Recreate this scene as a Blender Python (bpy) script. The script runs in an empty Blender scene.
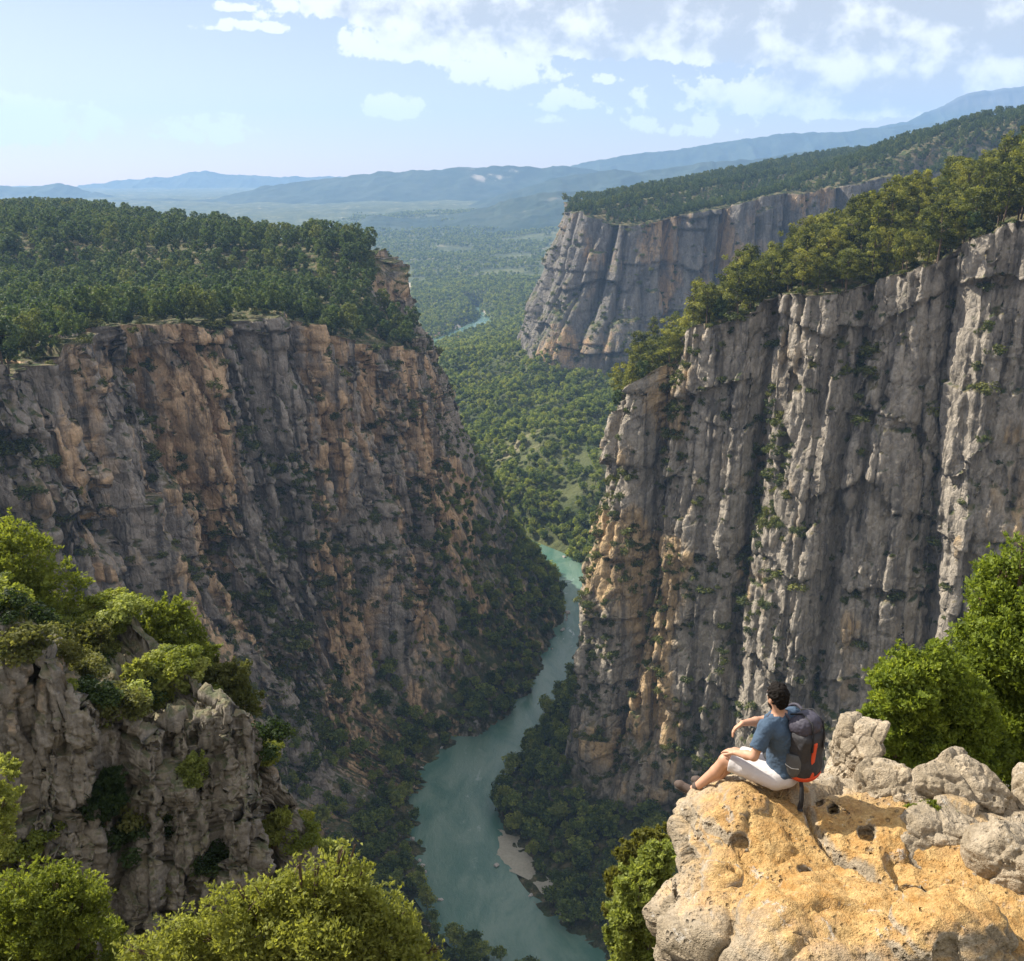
import bpy, math
import numpy as np
from math import radians as R

# ------------------------------------------------------------------ camera, sky, sun, exposure
PITCH = R(16.4); FPX = 984.0; CAMZ = 300.0
CP, SP = math.cos(PITCH), math.sin(PITCH)
SUN_AZ, SUN_EL = -62.0, 42.0            # degrees clockwise from +Y, above the horizon
SUN_STRENGTH, SKY_STRENGTH, EXPOSURE = 4.8, 0.085, 1.05
HAZE_DENSITY = 0.00007

scene = bpy.context.scene
col = scene.collection
cam_data = bpy.data.cameras.new('camera')
cam = bpy.data.objects.new('camera', cam_data); col.objects.link(cam)
cam.location = (0, 0, CAMZ); cam.rotation_euler = (R(90) - PITCH, 0, 0)
cam_data.sensor_fit = 'HORIZONTAL'; cam_data.sensor_width = 36.0
cam_data.lens = 36.0 * FPX / 1024.0
cam_data.clip_start = 0.1; cam_data.clip_end = 60000
scene.camera = cam
scene.view_settings.view_transform = 'Standard'; scene.view_settings.look = 'None'
scene.view_settings.gamma = 1.0; scene.view_settings.exposure = EXPOSURE
scene.view_settings.use_curve_mapping = False
scene.cycles.max_bounces = 6; scene.cycles.diffuse_bounces = 3; scene.cycles.glossy_bounces = 2
scene.cycles.transmission_bounces = 3; scene.cycles.transparent_max_bounces = 4; scene.cycles.volume_bounces = 1
scene.cycles.use_denoising = True

def ray(px, py):
    x = (px - 512.0) / FPX; v = (480.5 - py) / FPX
    return np.array([x, CP + v * SP, -SP + v * CP])
def W(px, py, Y):
    d = ray(px, py); return np.array([0, 0, CAMZ]) + d * (Y / d[1])
def Zp(px, py, z):
    d = ray(px, py); return np.array([0, 0, CAMZ]) + d * ((z - CAMZ) / d[2])
def project(p):
    p = np.asarray(p, float); x = p[..., 0]; y = p[..., 1]; z = p[..., 2] - CAMZ
    dep = y * CP - z * SP; up = y * SP + z * CP
    dep_s = np.where(dep > .1, dep, .1)
    return 512 + FPX * x / dep_s, 480.5 - FPX * up / dep_s, dep

sun_dir = np.array([math.sin(R(SUN_AZ)) * math.cos(R(SUN_EL)), math.cos(R(SUN_AZ)) * math.cos(R(SUN_EL)), math.sin(R(SUN_EL))])
sd = bpy.data.lights.new('sun', 'SUN'); sd.energy = SUN_STRENGTH; sd.angle = R(0.5); sd.color = (1.0, 0.93, 0.80)
sun = bpy.data.objects.new('sun', sd); col.objects.link(sun)
from mathutils import Vector
sun.rotation_euler = Vector(sun_dir.tolist()).to_track_quat('Z', 'Y').to_euler()
sun.location = (0, 0, 1500)

# ------------------------------------------------------------------ node helper
class NT:
    def __init__(s, tree):
        s.t = tree; s.n = tree.nodes; s.l = tree.links
    def node(s, typ, props=None, **ins):
        n = s.n.new(typ)
        for k, v in (props or {}).items(): setattr(n, k, v)
        for k, v in ins.items():
            key = int(k[1:]) if k[0] == 'i' and k[1:].isdigit() else k.replace('_', ' ')
            s.put(n.inputs[key], v)
        return n
    def put(s, sock, v):
        if isinstance(v, bpy.types.NodeSocket): s.l.new(v, sock)
        elif isinstance(v, bpy.types.Node): s.l.new(v.outputs[0], sock)
        else: sock.default_value = v
    def m(s, op, a, b=0.0, c=None, clamp=False):
        n = s.n.new('ShaderNodeMath'); n.operation = op; n.use_clamp = clamp
        s.put(n.inputs[0], a); s.put(n.inputs[1], b)
        if c is not None: s.put(n.inputs[2], c)
        return n.outputs[0]
    def noise(s, vec, scale, detail=4, rough=0.55, dist=0.0):
        n = s.n.new('ShaderNodeTexNoise'); s.put(n.inputs['Vector'], vec)
        n.inputs['Scale'].default_value = scale; n.inputs['Detail'].default_value = detail
        n.inputs['Roughness'].default_value = rough; n.inputs['Distortion'].default_value = dist
        return n.outputs['Fac']
    def scale(s, vec, v):
        n = s.n.new('ShaderNodeVectorMath'); n.operation = 'MULTIPLY'; s.put(n.inputs[0], vec); n.inputs[1].default_value = v
        return n.outputs[0]
    def ss(s, x, lo, hi, tlo=0.0, thi=1.0):
        n = s.n.new('ShaderNodeMapRange'); n.interpolation_type = 'SMOOTHSTEP'
        s.put(n.inputs['Value'], x); s.put(n.inputs['From Min'], lo); s.put(n.inputs['From Max'], hi)
        s.put(n.inputs['To Min'], tlo); s.put(n.inputs['To Max'], thi)
        return n.outputs['Result']
    def mix(s, f, a, b, mode='MIX'):
        n = s.n.new('ShaderNodeMix'); n.data_type = 'RGBA'; n.blend_type = mode
        s.put(n.inputs[0], f); s.put(n.inputs[6], a if not isinstance(a, tuple) else (*a, 1)[:4]); s.put(n.inputs[7], b if not isinstance(b, tuple) else (*b, 1)[:4])
        return n.outputs[2]
    def attr(s, name, out='Fac'):
        n = s.n.new('ShaderNodeAttribute'); n.attribute_name = name; return n.outputs[out]

# ------------------------------------------------------------------ world: physical sky and cumulus in the sky's own directions
world = bpy.data.worlds.new('World'); scene.world = world; world.use_nodes = True
def build_world():
    T = NT(world.node_tree); T.n.clear()
    sky = T.node('ShaderNodeTexSky', dict(sky_type='NISHITA', sun_disc=False, sun_elevation=R(SUN_EL), sun_rotation=R(SUN_AZ % 360),
                                          altitude=300.0, air_density=1.0, dust_density=0.6, ozone_density=1.0))
    tc = T.node('ShaderNodeTexCoord'); g = tc.outputs['Generated']
    sx = T.node('ShaderNodeSeparateXYZ', None, Vector=g)
    az = T.m('ARCTAN2', sx.outputs[0], sx.outputs[1]); el = T.m('ARCSINE', sx.outputs[2])
    cv = T.node('ShaderNodeCombineXYZ', None, X=az, Y=T.m('MULTIPLY', el, 1.15), Z=0.0).outputs[0]
    n1 = T.noise(cv, 19.0, 9, 0.60, 0.1); n2 = T.noise(cv, 62.0, 8, 0.62)
    # heaps of cumulus: (x, y) seen over the valley, half sizes, in direction angles
    blobs = [(960, 30, 300, 60, 1.15), (950, 92, 230, 40, .95), (720, 30, 300, 46, 1.1), (560, 12, 260, 34, .95), (390, 6, 110, 24, .9), (830, 100, 190, 30, .66),
             (405, 48, 80, 26, .9), (505, 73, 60, 26, 1.0), (566, 103, 36, 18, .9), (205, 133, 46, 20, .85), (25, 128, 80, 30, .8),
             (398, 110, 34, 16, .9), (218, 27, 36, 8, .6), (280, 30, 20, 7, .6), (690, 128, 80, 14, .45), (610, 80, 22, 7, .55), (228, 8, 22, 6, .55), (550, 120, 20, 7, .6)]
    field = None; bank = None
    for bx, by, rx, ry, s_ in blobs:
        d = ray(bx, by); d = d / np.linalg.norm(d)
        a0, e0 = math.atan2(d[0], d[1]), math.asin(d[2])
        dx = T.m('MULTIPLY', T.m('SUBTRACT', az, a0), FPX / rx)
        dy = T.m('MULTIPLY', T.m('SUBTRACT', el, e0), FPX / ry)
        dyl = T.m('MULTIPLY', T.m('MINIMUM', dy, 0.0), 1.7)               # flatter bases
        dyu = T.m('MAXIMUM', dy, 0.0)
        r2 = T.m('ADD', T.m('MULTIPLY', dx, dx), T.m('ADD', T.m('MULTIPLY', dyl, dyl), T.m('MULTIPLY', dyu, dyu)))
        b = T.m('MULTIPLY', T.m('SUBTRACT', 1.0, r2), s_)
        field = b if field is None else T.m('MAXIMUM', field, b)
        if rx >= 200: bank = b if bank is None else T.m('MAXIMUM', bank, b)
    field = T.m('MAXIMUM', field, -1.0)
    dens = T.m('ADD', T.m('MULTIPLY', field, 1.35), T.m('MULTIPLY', T.m('SUBTRACT', n1, 0.5), 3.8))
    dens = T.m('ADD', dens, T.m('MULTIPLY', T.m('SUBTRACT', n2, 0.5), 2.5))
    dens = T.m('ADD', dens, T.m('MULTIPLY', T.ss(bank, 0.0, 0.75), 0.95))
    mask = T.ss(dens, 0.25, 0.62)
    # light and shade painted into the cloud colour: a step further up towards the light is open sky -> bright edge, deep in the heap -> grey
    up = T.node('ShaderNodeVectorMath', dict(operation='ADD'), i0=cv, i1=(-0.012, 0.028, 0)).outputs[0]
    n3 = T.noise(up, 19.0, 9, 0.60, 0.1)
    cloud_shade = T.ss(T.m('ADD', T.m('MULTIPLY', T.m('MAXIMUM', bank, 0.0), 0.8), T.m('MULTIPLY', T.m('SUBTRACT', n3, n1), 4.0)), -0.20, 1.05)
    cloud_shade = T.m('MULTIPLY', cloud_shade, T.ss(bank, -0.5, 0.15))
    ccol = T.mix(cloud_shade, (7.2, 7.0, 6.7), (3.75, 3.7, 3.7))
    skyc = T.mix(1.0, sky.outputs[0], (.93, .72, .69), 'MULTIPLY')
    low = T.ss(el, 0.0, 0.11, 0.72, 1.0)                                   # thin veil makes far low cumulus fainter
    c = T.mix(T.m('MULTIPLY', T.m('MULTIPLY', mask, low), 0.96), skyc, ccol)
    # bright broken cloud added overhead, out of frame, to lift the ambient light
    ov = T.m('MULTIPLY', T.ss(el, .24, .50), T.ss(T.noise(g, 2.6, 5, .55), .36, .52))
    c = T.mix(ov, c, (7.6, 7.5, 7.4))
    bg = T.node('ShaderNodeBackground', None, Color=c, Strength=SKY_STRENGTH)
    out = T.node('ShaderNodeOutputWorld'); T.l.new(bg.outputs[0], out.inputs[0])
build_world()

# ------------------------------------------------------------------ numpy noise
def hsh(i, j, k, seed):
    with np.errstate(over='ignore'):
        h = (i.astype(np.int64) * 374761393 + j.astype(np.int64) * 668265263 + k.astype(np.int64) * 1440662683 + seed * 974634777)
        h = h.astype(np.uint64).astype(np.uint32)
        h ^= h >> np.uint32(13); h = h * np.uint32(1274126177); h ^= h >> np.uint32(16); h = h * np.uint32(2246822519); h ^= h >> np.uint32(15)
    return h.astype(np.float32) / np.float32(4294967295.0)
def h1(i, seed): i = np.asarray(i); z = np.zeros_like(i); return hsh(i, z, z, seed)
def h2(i, j, seed): i = np.asarray(i); return hsh(i, np.asarray(j), np.zeros_like(i), seed)
def vn(x, y, z, seed=0):
    x, y, z = np.broadcast_arrays(np.asarray(x, np.float32), np.asarray(y, np.float32), np.asarray(z, np.float32))
    xi, yi, zi = np.floor(x).astype(np.int64), np.floor(y).astype(np.int64), np.floor(z).astype(np.int64)
    fx, fy, fz = x - xi, y - yi, z - zi
    f = lambda t: t * t * t * (t * (t * 6 - 15) + 10)
    u, v, w = f(fx), f(fy), f(fz)
    def L(a, b, t): return a + (b - a) * t
    c = [[[hsh(xi + a, yi + b, zi + d, seed) for d in (0, 1)] for b in (0, 1)] for a in (0, 1)]
    return L(L(L(c[0][0][0], c[1][0][0], u), L(c[0][1][0], c[1][1][0], u), v), L(L(c[0][0][1], c[1][0][1], u), L(c[0][1][1], c[1][1][1], u), v), w)
def fbm(x, y, z, seed=0, oct=4, rough=.5):
    x = np.asarray(x, np.float32); y = np.asarray(y, np.float32); z = np.asarray(z, np.float32)
    s = 0; a = 1; n = 0
    for o in range(oct):
        f = 2.03 ** o
        s = s + a * vn(x * f + o * 17.3, y * f - o * 9.1, z * f + o * 3.7, seed + o * 31); n += a; a *= rough
    return s / n - .5                     # about -0.5 .. 0.5
def ridged(x, y, z, seed=0, oct=4):
    s = 0; a = 1; n = 0
    for o in range(oct):
        f = 2.0 ** o
        s = s + a * (1 - np.abs(2 * vn(x * f + o * 7.7, y * f, z * f, seed + o * 13) - 1)); n += a; a *= .5
    return s / n
def worley(P, seed, w):
    """cellular blocks: nearest and second nearest distance (cell units) and the nearest cell's hash"""
    Q = (P / np.asarray(w)).astype(np.float32); I = np.floor(Q).astype(np.int64)
    d1 = np.full(len(Q), 9., np.float32); d2 = d1.copy(); hh = np.zeros(len(Q), np.float32); off = np.zeros((len(Q), 3), np.float32)
    for a in (-1, 0, 1):
        for b in (-1, 0, 1):
            for c in (-1, 0, 1):
                i, j, k = I[:, 0] + a, I[:, 1] + b, I[:, 2] + c
                f = np.stack([i + .1 + .8 * hsh(i, j, k, seed), j + .1 + .8 * hsh(i, j, k, seed + 1), k + .1 + .8 * hsh(i, j, k, seed + 2)], 1)
                v = Q - f; d = np.sqrt((v ** 2).sum(1)); n = d < d1
                d2 = np.where(n, d1, np.minimum(d2, d)); d1 = np.where(n, d, d1); hh = np.where(n, hsh(i, j, k, seed + 3), hh); off[n] = v[n]
    return d1, d2, hh, off
def blocks(P, N, seed, w, amp, crack, tilt=.5, warp=.6):
    """push a rock skin out and in block by block, with open joints between and each face tilted its own way"""
    Pw = P + np.stack([fbm(P[:, 0] / w[0] * .7, P[:, 1] / w[0] * .7, P[:, 2] / w[2] * .7, seed + 50 + q, 3) for q in range(3)], 1) * np.asarray(w) * warp
    d1, d2, h, off = worley(Pw, seed, w); i = (h * 65535).astype(np.int64)
    t = np.stack([h1(i, seed + 7 + q) - .5 for q in range(3)], 1)
    d = amp * (h - .5) + amp * tilt * 2 * (off * t).sum(1) - crack * np.exp(-((d2 - d1) / .09) ** 2)
    return d, h
def sstep(a, b, x):
    t = np.clip((np.asarray(x, float) - a) / (b - a), 0, 1); return t * t * (3 - 2 * t)

# ------------------------------------------------------------------ mesh helpers
def make_mesh(name, V, F, mats=(), attrs=None, smooth=True, midx=None):
    me = bpy.data.meshes.new(name)
    V = np.ascontiguousarray(V, np.float32); F = np.asarray(F, np.int32); k = F.shape[1]
    me.vertices.add(len(V)); me.vertices.foreach_set('co', V.ravel())
    me.loops.add(F.size); me.loops.foreach_set('vertex_index', F.ravel())
    me.polygons.add(len(F)); me.polygons.foreach_set('loop_start', np.arange(0, F.size, k, dtype=np.int32))
    for m in mats: me.materials.append(m)
    if midx is not None: me.polygons.foreach_set('material_index', np.asarray(midx, np.int32))
    me.polygons.foreach_set('use_smooth', np.full(len(F), smooth, bool))
    for an, av in (attrs or {}).items():
        a = me.attributes.new(an, 'FLOAT', 'POINT'); a.data.foreach_set('value', np.ascontiguousarray(av, np.float32))
    me.update(calc_edges=True)
    return me
def add_obj(name, me, parent=None):
    o = bpy.data.objects.new(name, me); col.objects.link(o)
    if parent is not None: o.parent = parent
    return o
def empty(name, loc=(0, 0, 0), rz=0.0):
    o = bpy.data.objects.new(name, None); col.objects.link(o); o.location = loc; o.rotation_euler = (0, 0, rz); o.empty_display_size = .2
    return o
def tag(o, label=None, cat=None, group=None, kind=None):
    if label: o['label'] = label
    if cat: o['category'] = cat
    if group: o['group'] = group
    if kind: o['kind'] = kind
    return o
def grid_faces(nr, nc):
    i = np.arange(nr * nc).reshape(nr, nc)
    return np.stack([i[:-1, :-1], i[:-1, 1:], i[1:, 1:], i[1:, :-1]], -1).reshape(-1, 4)
def normals(V, F):
    n = np.zeros_like(V); a = V[F[:, 0]]; b = V[F[:, 1]]; c = V[F[:, 2]]; d = V[F[:, -1]]
    fn = np.cross(c - a, d - b) if F.shape[1] == 4 else np.cross(b - a, c - a)
    for k in range(F.shape[1]):
        for ax in range(3): n[:, ax] += np.bincount(F[:, k], fn[:, ax], len(V))
    return n / (np.linalg.norm(n, axis=1, keepdims=True) + 1e-12)
def tube(pts, rad, seg=8, cap=True):
    pts = np.asarray(pts, float); rad = np.asarray(rad, float); n = len(pts)
    t = np.gradient(pts, axis=0); t /= np.linalg.norm(t, axis=1, keepdims=True) + 1e-9
    ref = np.array([.31, .22, .93]); ref = ref if abs(t[0] @ ref) < .9 else np.array([1., 0, 0])
    V = []
    for i in range(n):
        a = np.cross(t[i], ref); a /= np.linalg.norm(a) + 1e-9; b = np.cross(t[i], a)
        th = np.linspace(0, 2 * np.pi, seg, endpoint=False)
        V.append(pts[i] + rad[i] * (np.cos(th)[:, None] * a + np.sin(th)[:, None] * b))
    V = np.concatenate(V); F = []
    for i in range(n - 1):
        for k in range(seg): F.append((i * seg + k, i * seg + (k + 1) % seg, (i + 1) * seg + (k + 1) % seg, (i + 1) * seg + k))
    if cap:
        V = np.vstack([V, pts[:1], pts[-1:]]); a, b = len(V) - 2, len(V) - 1
        for k in range(seg):
            F.append((a, (k + 1) % seg, k, a)); F.append((b, (n - 1) * seg + k, (n - 1) * seg + (k + 1) % seg, b))
    return V, np.array(F)
def merge(parts):
    Vs, Fs, o = [], [], 0
    for V, F in parts: Vs.append(V); Fs.append(np.asarray(F) + o); o += len(V)
    return np.concatenate(Vs), np.concatenate(Fs)
def quad_tube(*a, **k):
    V, F = tube(*a, cap=False, **k); return V, F

# signed-distance solids turned into one skin (surface nets)
class SDF:
    def __init__(s, lo, hi, h):
        s.lo = np.asarray(lo, float); s.h = h
        s.n = np.ceil((np.asarray(hi, float) - s.lo) / h).astype(int) + 1
        s.F = np.full(s.n, 10.0, np.float32)
    def block(s, lo, hi):
        a = np.clip(np.floor((np.asarray(lo) - s.lo) / s.h).astype(int), 0, s.n - 1); b = np.clip(np.ceil((np.asarray(hi) - s.lo) / s.h).astype(int) + 1, 1, s.n)
        sl = tuple(slice(a[i], b[i]) for i in range(3))
        ax = [(s.lo[i] + s.h * np.arange(a[i], b[i])).astype(np.float32) for i in range(3)]
        return sl, np.meshgrid(*ax, indexing='ij')
    def put(s, sl, d, k):
        f = s.F[sl]
        if k > 0:
            h = np.clip(.5 + .5 * (f - d) / k, 0, 1); s.F[sl] = f + (d - f) * h - k * h * (1 - h)
        else: s.F[sl] = np.minimum(f, d)
    def cap(s, a, b, ra, rb=None, k=.02):
        rb = ra if rb is None else rb; a = np.asarray(a, float); b = np.asarray(b, float); m = max(ra, rb) + 3 * k + 3 * s.h
        sl, (X, Y, Z) = s.block(np.minimum(a, b) - m, np.maximum(a, b) + m)
        ab = b - a; L2 = ab @ ab + 1e-12
        t = np.clip(((X - a[0]) * ab[0] + (Y - a[1]) * ab[1] + (Z - a[2]) * ab[2]) / L2, 0, 1)
        d = np.sqrt((X - a[0] - t * ab[0]) ** 2 + (Y - a[1] - t * ab[1]) ** 2 + (Z - a[2] - t * ab[2]) ** 2) - (ra + (rb - ra) * t)
        s.put(sl, d, k)
    def ell(s, c, r, M=None, k=.02, sub=False):
        c = np.asarray(c, float); r = np.asarray(r, float); m = r.max() + 3 * k + 3 * s.h
        sl, (X, Y, Z) = s.block(c - m, c + m)
        p = np.stack([X - c[0], Y - c[1], Z - c[2]], -1)
        if M is not None: p = p @ np.asarray(M).T.astype(np.float32)
        q = np.linalg.norm(p / r, axis=-1); g = np.linalg.norm(p / (r * r), axis=-1) + 1e-6
        d = q * (q - 1) / g
        if sub: s.F[sl] = np.maximum(s.F[sl], -d)
        else: s.put(sl, d, k)
    def box(s, c, hs, M=None, r=.02, k=.02):
        c = np.asarray(c, float); hs = np.asarray(hs, float); m = np.linalg.norm(hs) + 3 * k + 3 * s.h
        sl, (X, Y, Z) = s.block(c - m, c + m)
        p = np.stack([X - c[0], Y - c[1], Z - c[2]], -1)
        if M is not None: p = p @ np.asarray(M).T.astype(np.float32)
        q = np.abs(p) - (hs - r)
        d = np.linalg.norm(np.maximum(q, 0), axis=-1) + np.minimum(q.max(-1), 0) - r
        s.put(sl, d, k)
    def cut(s, fn):                        # keep where fn(p) <= 0
        sl, (X, Y, Z) = s.block(s.lo, s.lo + s.h * (s.n - 1)); s.F = np.maximum(s.F, fn(X, Y, Z).astype(np.float32))
    def add(s, fn):
        sl, (X, Y, Z) = s.block(s.lo, s.lo + s.h * (s.n - 1)); s.F = s.F + fn(X, Y, Z).astype(np.float32)
    def mesh(s):
        F = s.F; nx, ny, nz = F.shape; C = (nx - 1, ny - 1, nz - 1)
        acc = np.zeros(C + (3,), np.float32); cnt = np.zeros(C, np.float32); edges = []
        for ax in range(3):
            a = F[tuple(slice(0, -1) if i == ax else slice(None) for i in range(3))]; b = F[tuple(slice(1, None) if i == ax else slice(None) for i in range(3))]
            idx = np.argwhere((a < 0) != (b < 0)); fa = a[tuple(idx.T)]; fb = b[tuple(idx.T)]
            t = fa / (fa - fb); p = idx.astype(np.float32).copy(); p[:, ax] += t
            o1, o2 = [i for i in range(3) if i != ax]
            for d1 in (0, -1):
                for d2 in (0, -1):
                    ci = idx.copy(); ci[:, o1] += d1; ci[:, o2] += d2
                    ok = np.all((ci >= 0) & (ci < np.array(C)), axis=1); cc = tuple(ci[ok].T)
                    np.add.at(acc, cc, p[ok]); np.add.at(cnt, cc, 1)
            edges.append((ax, idx, fa < 0))
        act = cnt > 0; vid = np.full(C, -1, np.int64); vid[act] = np.arange(act.sum())
        V = acc[act] / cnt[act][:, None] * s.h + s.lo
        Q = []
        for ax, idx, ins in edges:
            o1, o2 = [i for i in range(3) if i != ax]
            ok = (idx[:, o1] > 0) & (idx[:, o2] > 0) & (idx[:, o1] < C[o1]) & (idx[:, o2] < C[o2]); idx = idx[ok]; ins = ins[ok]
            def cell(d1, d2):
                ci = idx.copy(); ci[:, o1] += d1; ci[:, o2] += d2; return vid[tuple(ci.T)]
            q = np.stack([cell(-1, -1), cell(0, -1), cell(0, 0), cell(-1, 0)], 1)
            flip = ins if ax != 1 else ~ins
            q[~flip] = q[~flip][:, ::-1]; Q.append(q)
        return V, np.concatenate(Q)

rng = np.random.default_rng(7)
# ------------------------------------------------------------------ materials
def new_mat(name):
    m = bpy.data.materials.new(name); m.use_nodes = True; T = NT(m.node_tree); T.n.clear()
    b = T.node('ShaderNodeBsdfPrincipled'); o = T.node('ShaderNodeOutputMaterial'); T.l.new(b.outputs[0], o.inputs[0])
    return m, T, b, o
def simple(name, c, rough=.7, var=.15, scale=30., bump=.0, spec=.3):
    m, T, b, o = new_mat(name)
    tc = T.node('ShaderNodeTexCoord').outputs['Object']
    n = T.noise(tc, scale, 5, .6)
    T.put(b.inputs['Base Color'], T.mix(n, tuple(x * (1 - var) for x in c), tuple(min(1, x * (1 + var)) for x in c)))
    b.inputs['Roughness'].default_value = rough; b.inputs['Specular IOR Level'].default_value = spec
    if bump:
        bp = T.node('ShaderNodeBump', None, Strength=bump, Distance=.01, Height=n); T.l.new(bp.outputs[0], b.inputs['Normal'])
    return m
def rock_mat(name, S=1.0, grey=(.30, .275, .25), buff=(.46, .30, .16), dark=(.10, .095, .09), soil=(.17, .14, .08), green=(.055, .075, .025), buff_lo=.52, buff_hi=.66, bump=1.0, veg=1.0, vz=.55):
    """limestone: grey body, rust-buff fresh faces, dark run-off streaks, soil and moss where it lies flat"""
    m, T, b, o = new_mat(name)
    P = T.node('ShaderNodeTexCoord').outputs['Object']; k = 1.0 / S
    big = T.noise(T.scale(P, (k, k, k * vz)), .021, 5, .6, .6)
    blk = T.attr('blk')
    f = T.m('ADD', big, T.m('ADD', T.m('MULTIPLY', T.m('SUBTRACT', blk, .5), .16), T.m('MULTIPLY', T.attr('sun_warm'), .11)))
    med = T.noise(T.scale(P, (k, k, k * .5)), .16, 6, .65)
    fine = T.noise(P, .9 * k, 6, .7)
    g = T.mix(T.ss(med, .3, .72), tuple(x * .72 for x in grey), tuple(x * 1.22 for x in grey))
    c = T.mix(T.ss(f, buff_lo, buff_hi), g, T.mix(T.ss(med, .3, .7), tuple(x * .75 for x in buff), tuple(x * 1.15 for x in buff)))
    st = T.noise(T.scale(P, (k, k, k * .05)), .22, 5, .6, .3)
    st2 = T.noise(T.scale(P, (k, k, k * .09)), .75, 4, .6, .2)
    c = T.mix(T.m('MULTIPLY', T.ss(st, .49, .64), .75), c, dark)
    c = T.mix(T.m('MULTIPLY', T.ss(st2, .56, .72), .5), c, dark)
    c = T.mix(T.m('MULTIPLY', T.ss(T.noise(P, .35 * k, 3, .5), .60, .75), .4), c, tuple(min(1, x * 1.5) for x in grey))
    c = T.mix(T.ss(fine, .25, .8), T.mix(1.0, c, (.74, .74, .74), 'MULTIPLY'), T.mix(1.0, c, (1.2, 1.19, 1.17), 'MULTIPLY'))
    nz = T.node('ShaderNodeSeparateXYZ', None, Vector=T.node('ShaderNodeNewGeometry').outputs['Normal']).outputs[2]
    flat = T.ss(T.m('ADD', nz, T.m('MULTIPLY', T.m('SUBTRACT', med, .5), .9)), .42, .75)
    sg = T.mix(T.ss(T.noise(P, .25 * k, 4, .6), .38, .6), soil, green)
    c = T.mix(T.m('MULTIPLY', flat, veg), c, sg)
    c = T.mix(T.m('MULTIPLY', T.attr('wooded'), T.ss(med, .62, .42)), c, T.mix(T.ss(fine, .35, .65), (.028, .036, .014), (.060, .062, .028)))
    T.put(b.inputs['Base Color'], c)
    b.inputs['Roughness'].default_value = .92; b.inputs['Specular IOR Level'].default_value = .15
    h1_ = T.noise(T.scale(P, (k, k, k * .6)), .33, 7, .68, .3); h2_ = T.noise(P, 1.6 * k, 5, .7)
    vor = T.node('ShaderNodeTexVoronoi', dict(feature='DISTANCE_TO_EDGE'), Vector=T.scale(P, (k, k, k * .45)), Scale=.22)
    crk = T.m('MINIMUM', vor.outputs['Distance'], .09)
    h = T.m('ADD', T.m('MULTIPLY', h1_, 3.2 * S), T.m('ADD', T.m('MULTIPLY', h2_, .8 * S), T.m('MULTIPLY', crk, 7.0 * S)))
    bp = T.node('ShaderNodeBump', None, Strength=.75 * bump, Distance=1.0, Height=h); T.l.new(bp.outputs[0], b.inputs['Normal'])
    return m
def leaf_mat(name, dark, mid, light, trans=.30, var=.35, yellow=(.16, .15, .03)):
    m, T, b, o = new_mat(name)
    tone = T.attr('tone'); oi = T.node('ShaderNodeObjectInfo').outputs['Random']
    t = T.m('ADD', T.m('MULTIPLY', tone, .8), T.m('MULTIPLY', T.m('SUBTRACT', oi, .5), var), clamp=True)
    c = T.mix(T.ss(t, .05, .5), dark, mid); c = T.mix(T.ss(t, .45, .95), c, light)
    c = T.mix(T.m('MULTIPLY', T.ss(oi, .8, 1.0), .35), c, yellow)
    T.put(b.inputs['Base Color'], c); b.inputs['Roughness'].default_value = .6; b.inputs['Specular IOR Level'].default_value = .25
    tr = T.node('ShaderNodeBsdfTranslucent', None, Color=T.mix(1.0, c, (1.35, 1.3, .7), 'MULTIPLY'))
    mx = T.node('ShaderNodeMixShader', None, i0=trans); T.l.new(b.outputs[0], mx.inputs[1]); T.l.new(tr.outputs[0], mx.inputs[2]); T.l.new(mx.outputs[0], o.inputs[0])
    return m
M_rockL = rock_mat('limestone_rust', vz=.25, buff=(.68, .47, .29), buff_lo=.48, buff_hi=.56, dark=(.060, .056, .052), grey=(.38, .33, .285))
M_rockR = rock_mat('limestone_grey', buff_lo=.56, buff_hi=.68, grey=(.37, .325, .27), dark=(.085, .076, .066), buff=(.52, .37, .21))
M_rockM = rock_mat('limestone_far', buff_lo=.54, buff_hi=.70, S=1.6, grey=(.20, .182, .165), veg=1.0)
M_outc = rock_mat('limestone_near', S=.11, buff_lo=.60, buff_hi=.75, grey=(.25, .22, .185), dark=(.10, .09, .075), veg=.7, bump=.6)
M_bark = simple('bark', (.11, .075, .05), .9, .35, 6)
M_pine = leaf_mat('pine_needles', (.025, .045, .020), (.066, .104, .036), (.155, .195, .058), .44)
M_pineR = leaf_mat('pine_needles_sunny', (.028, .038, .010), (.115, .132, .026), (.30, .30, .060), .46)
M_broad = leaf_mat('broad_leaves', (.050, .080, .022), (.150, .195, .048), (.32, .35, .085), .55, .7)
M_shrub = leaf_mat('shrub_leaves', (.030, .044, .015), (.088, .108, .026), (.20, .20, .05))

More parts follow.
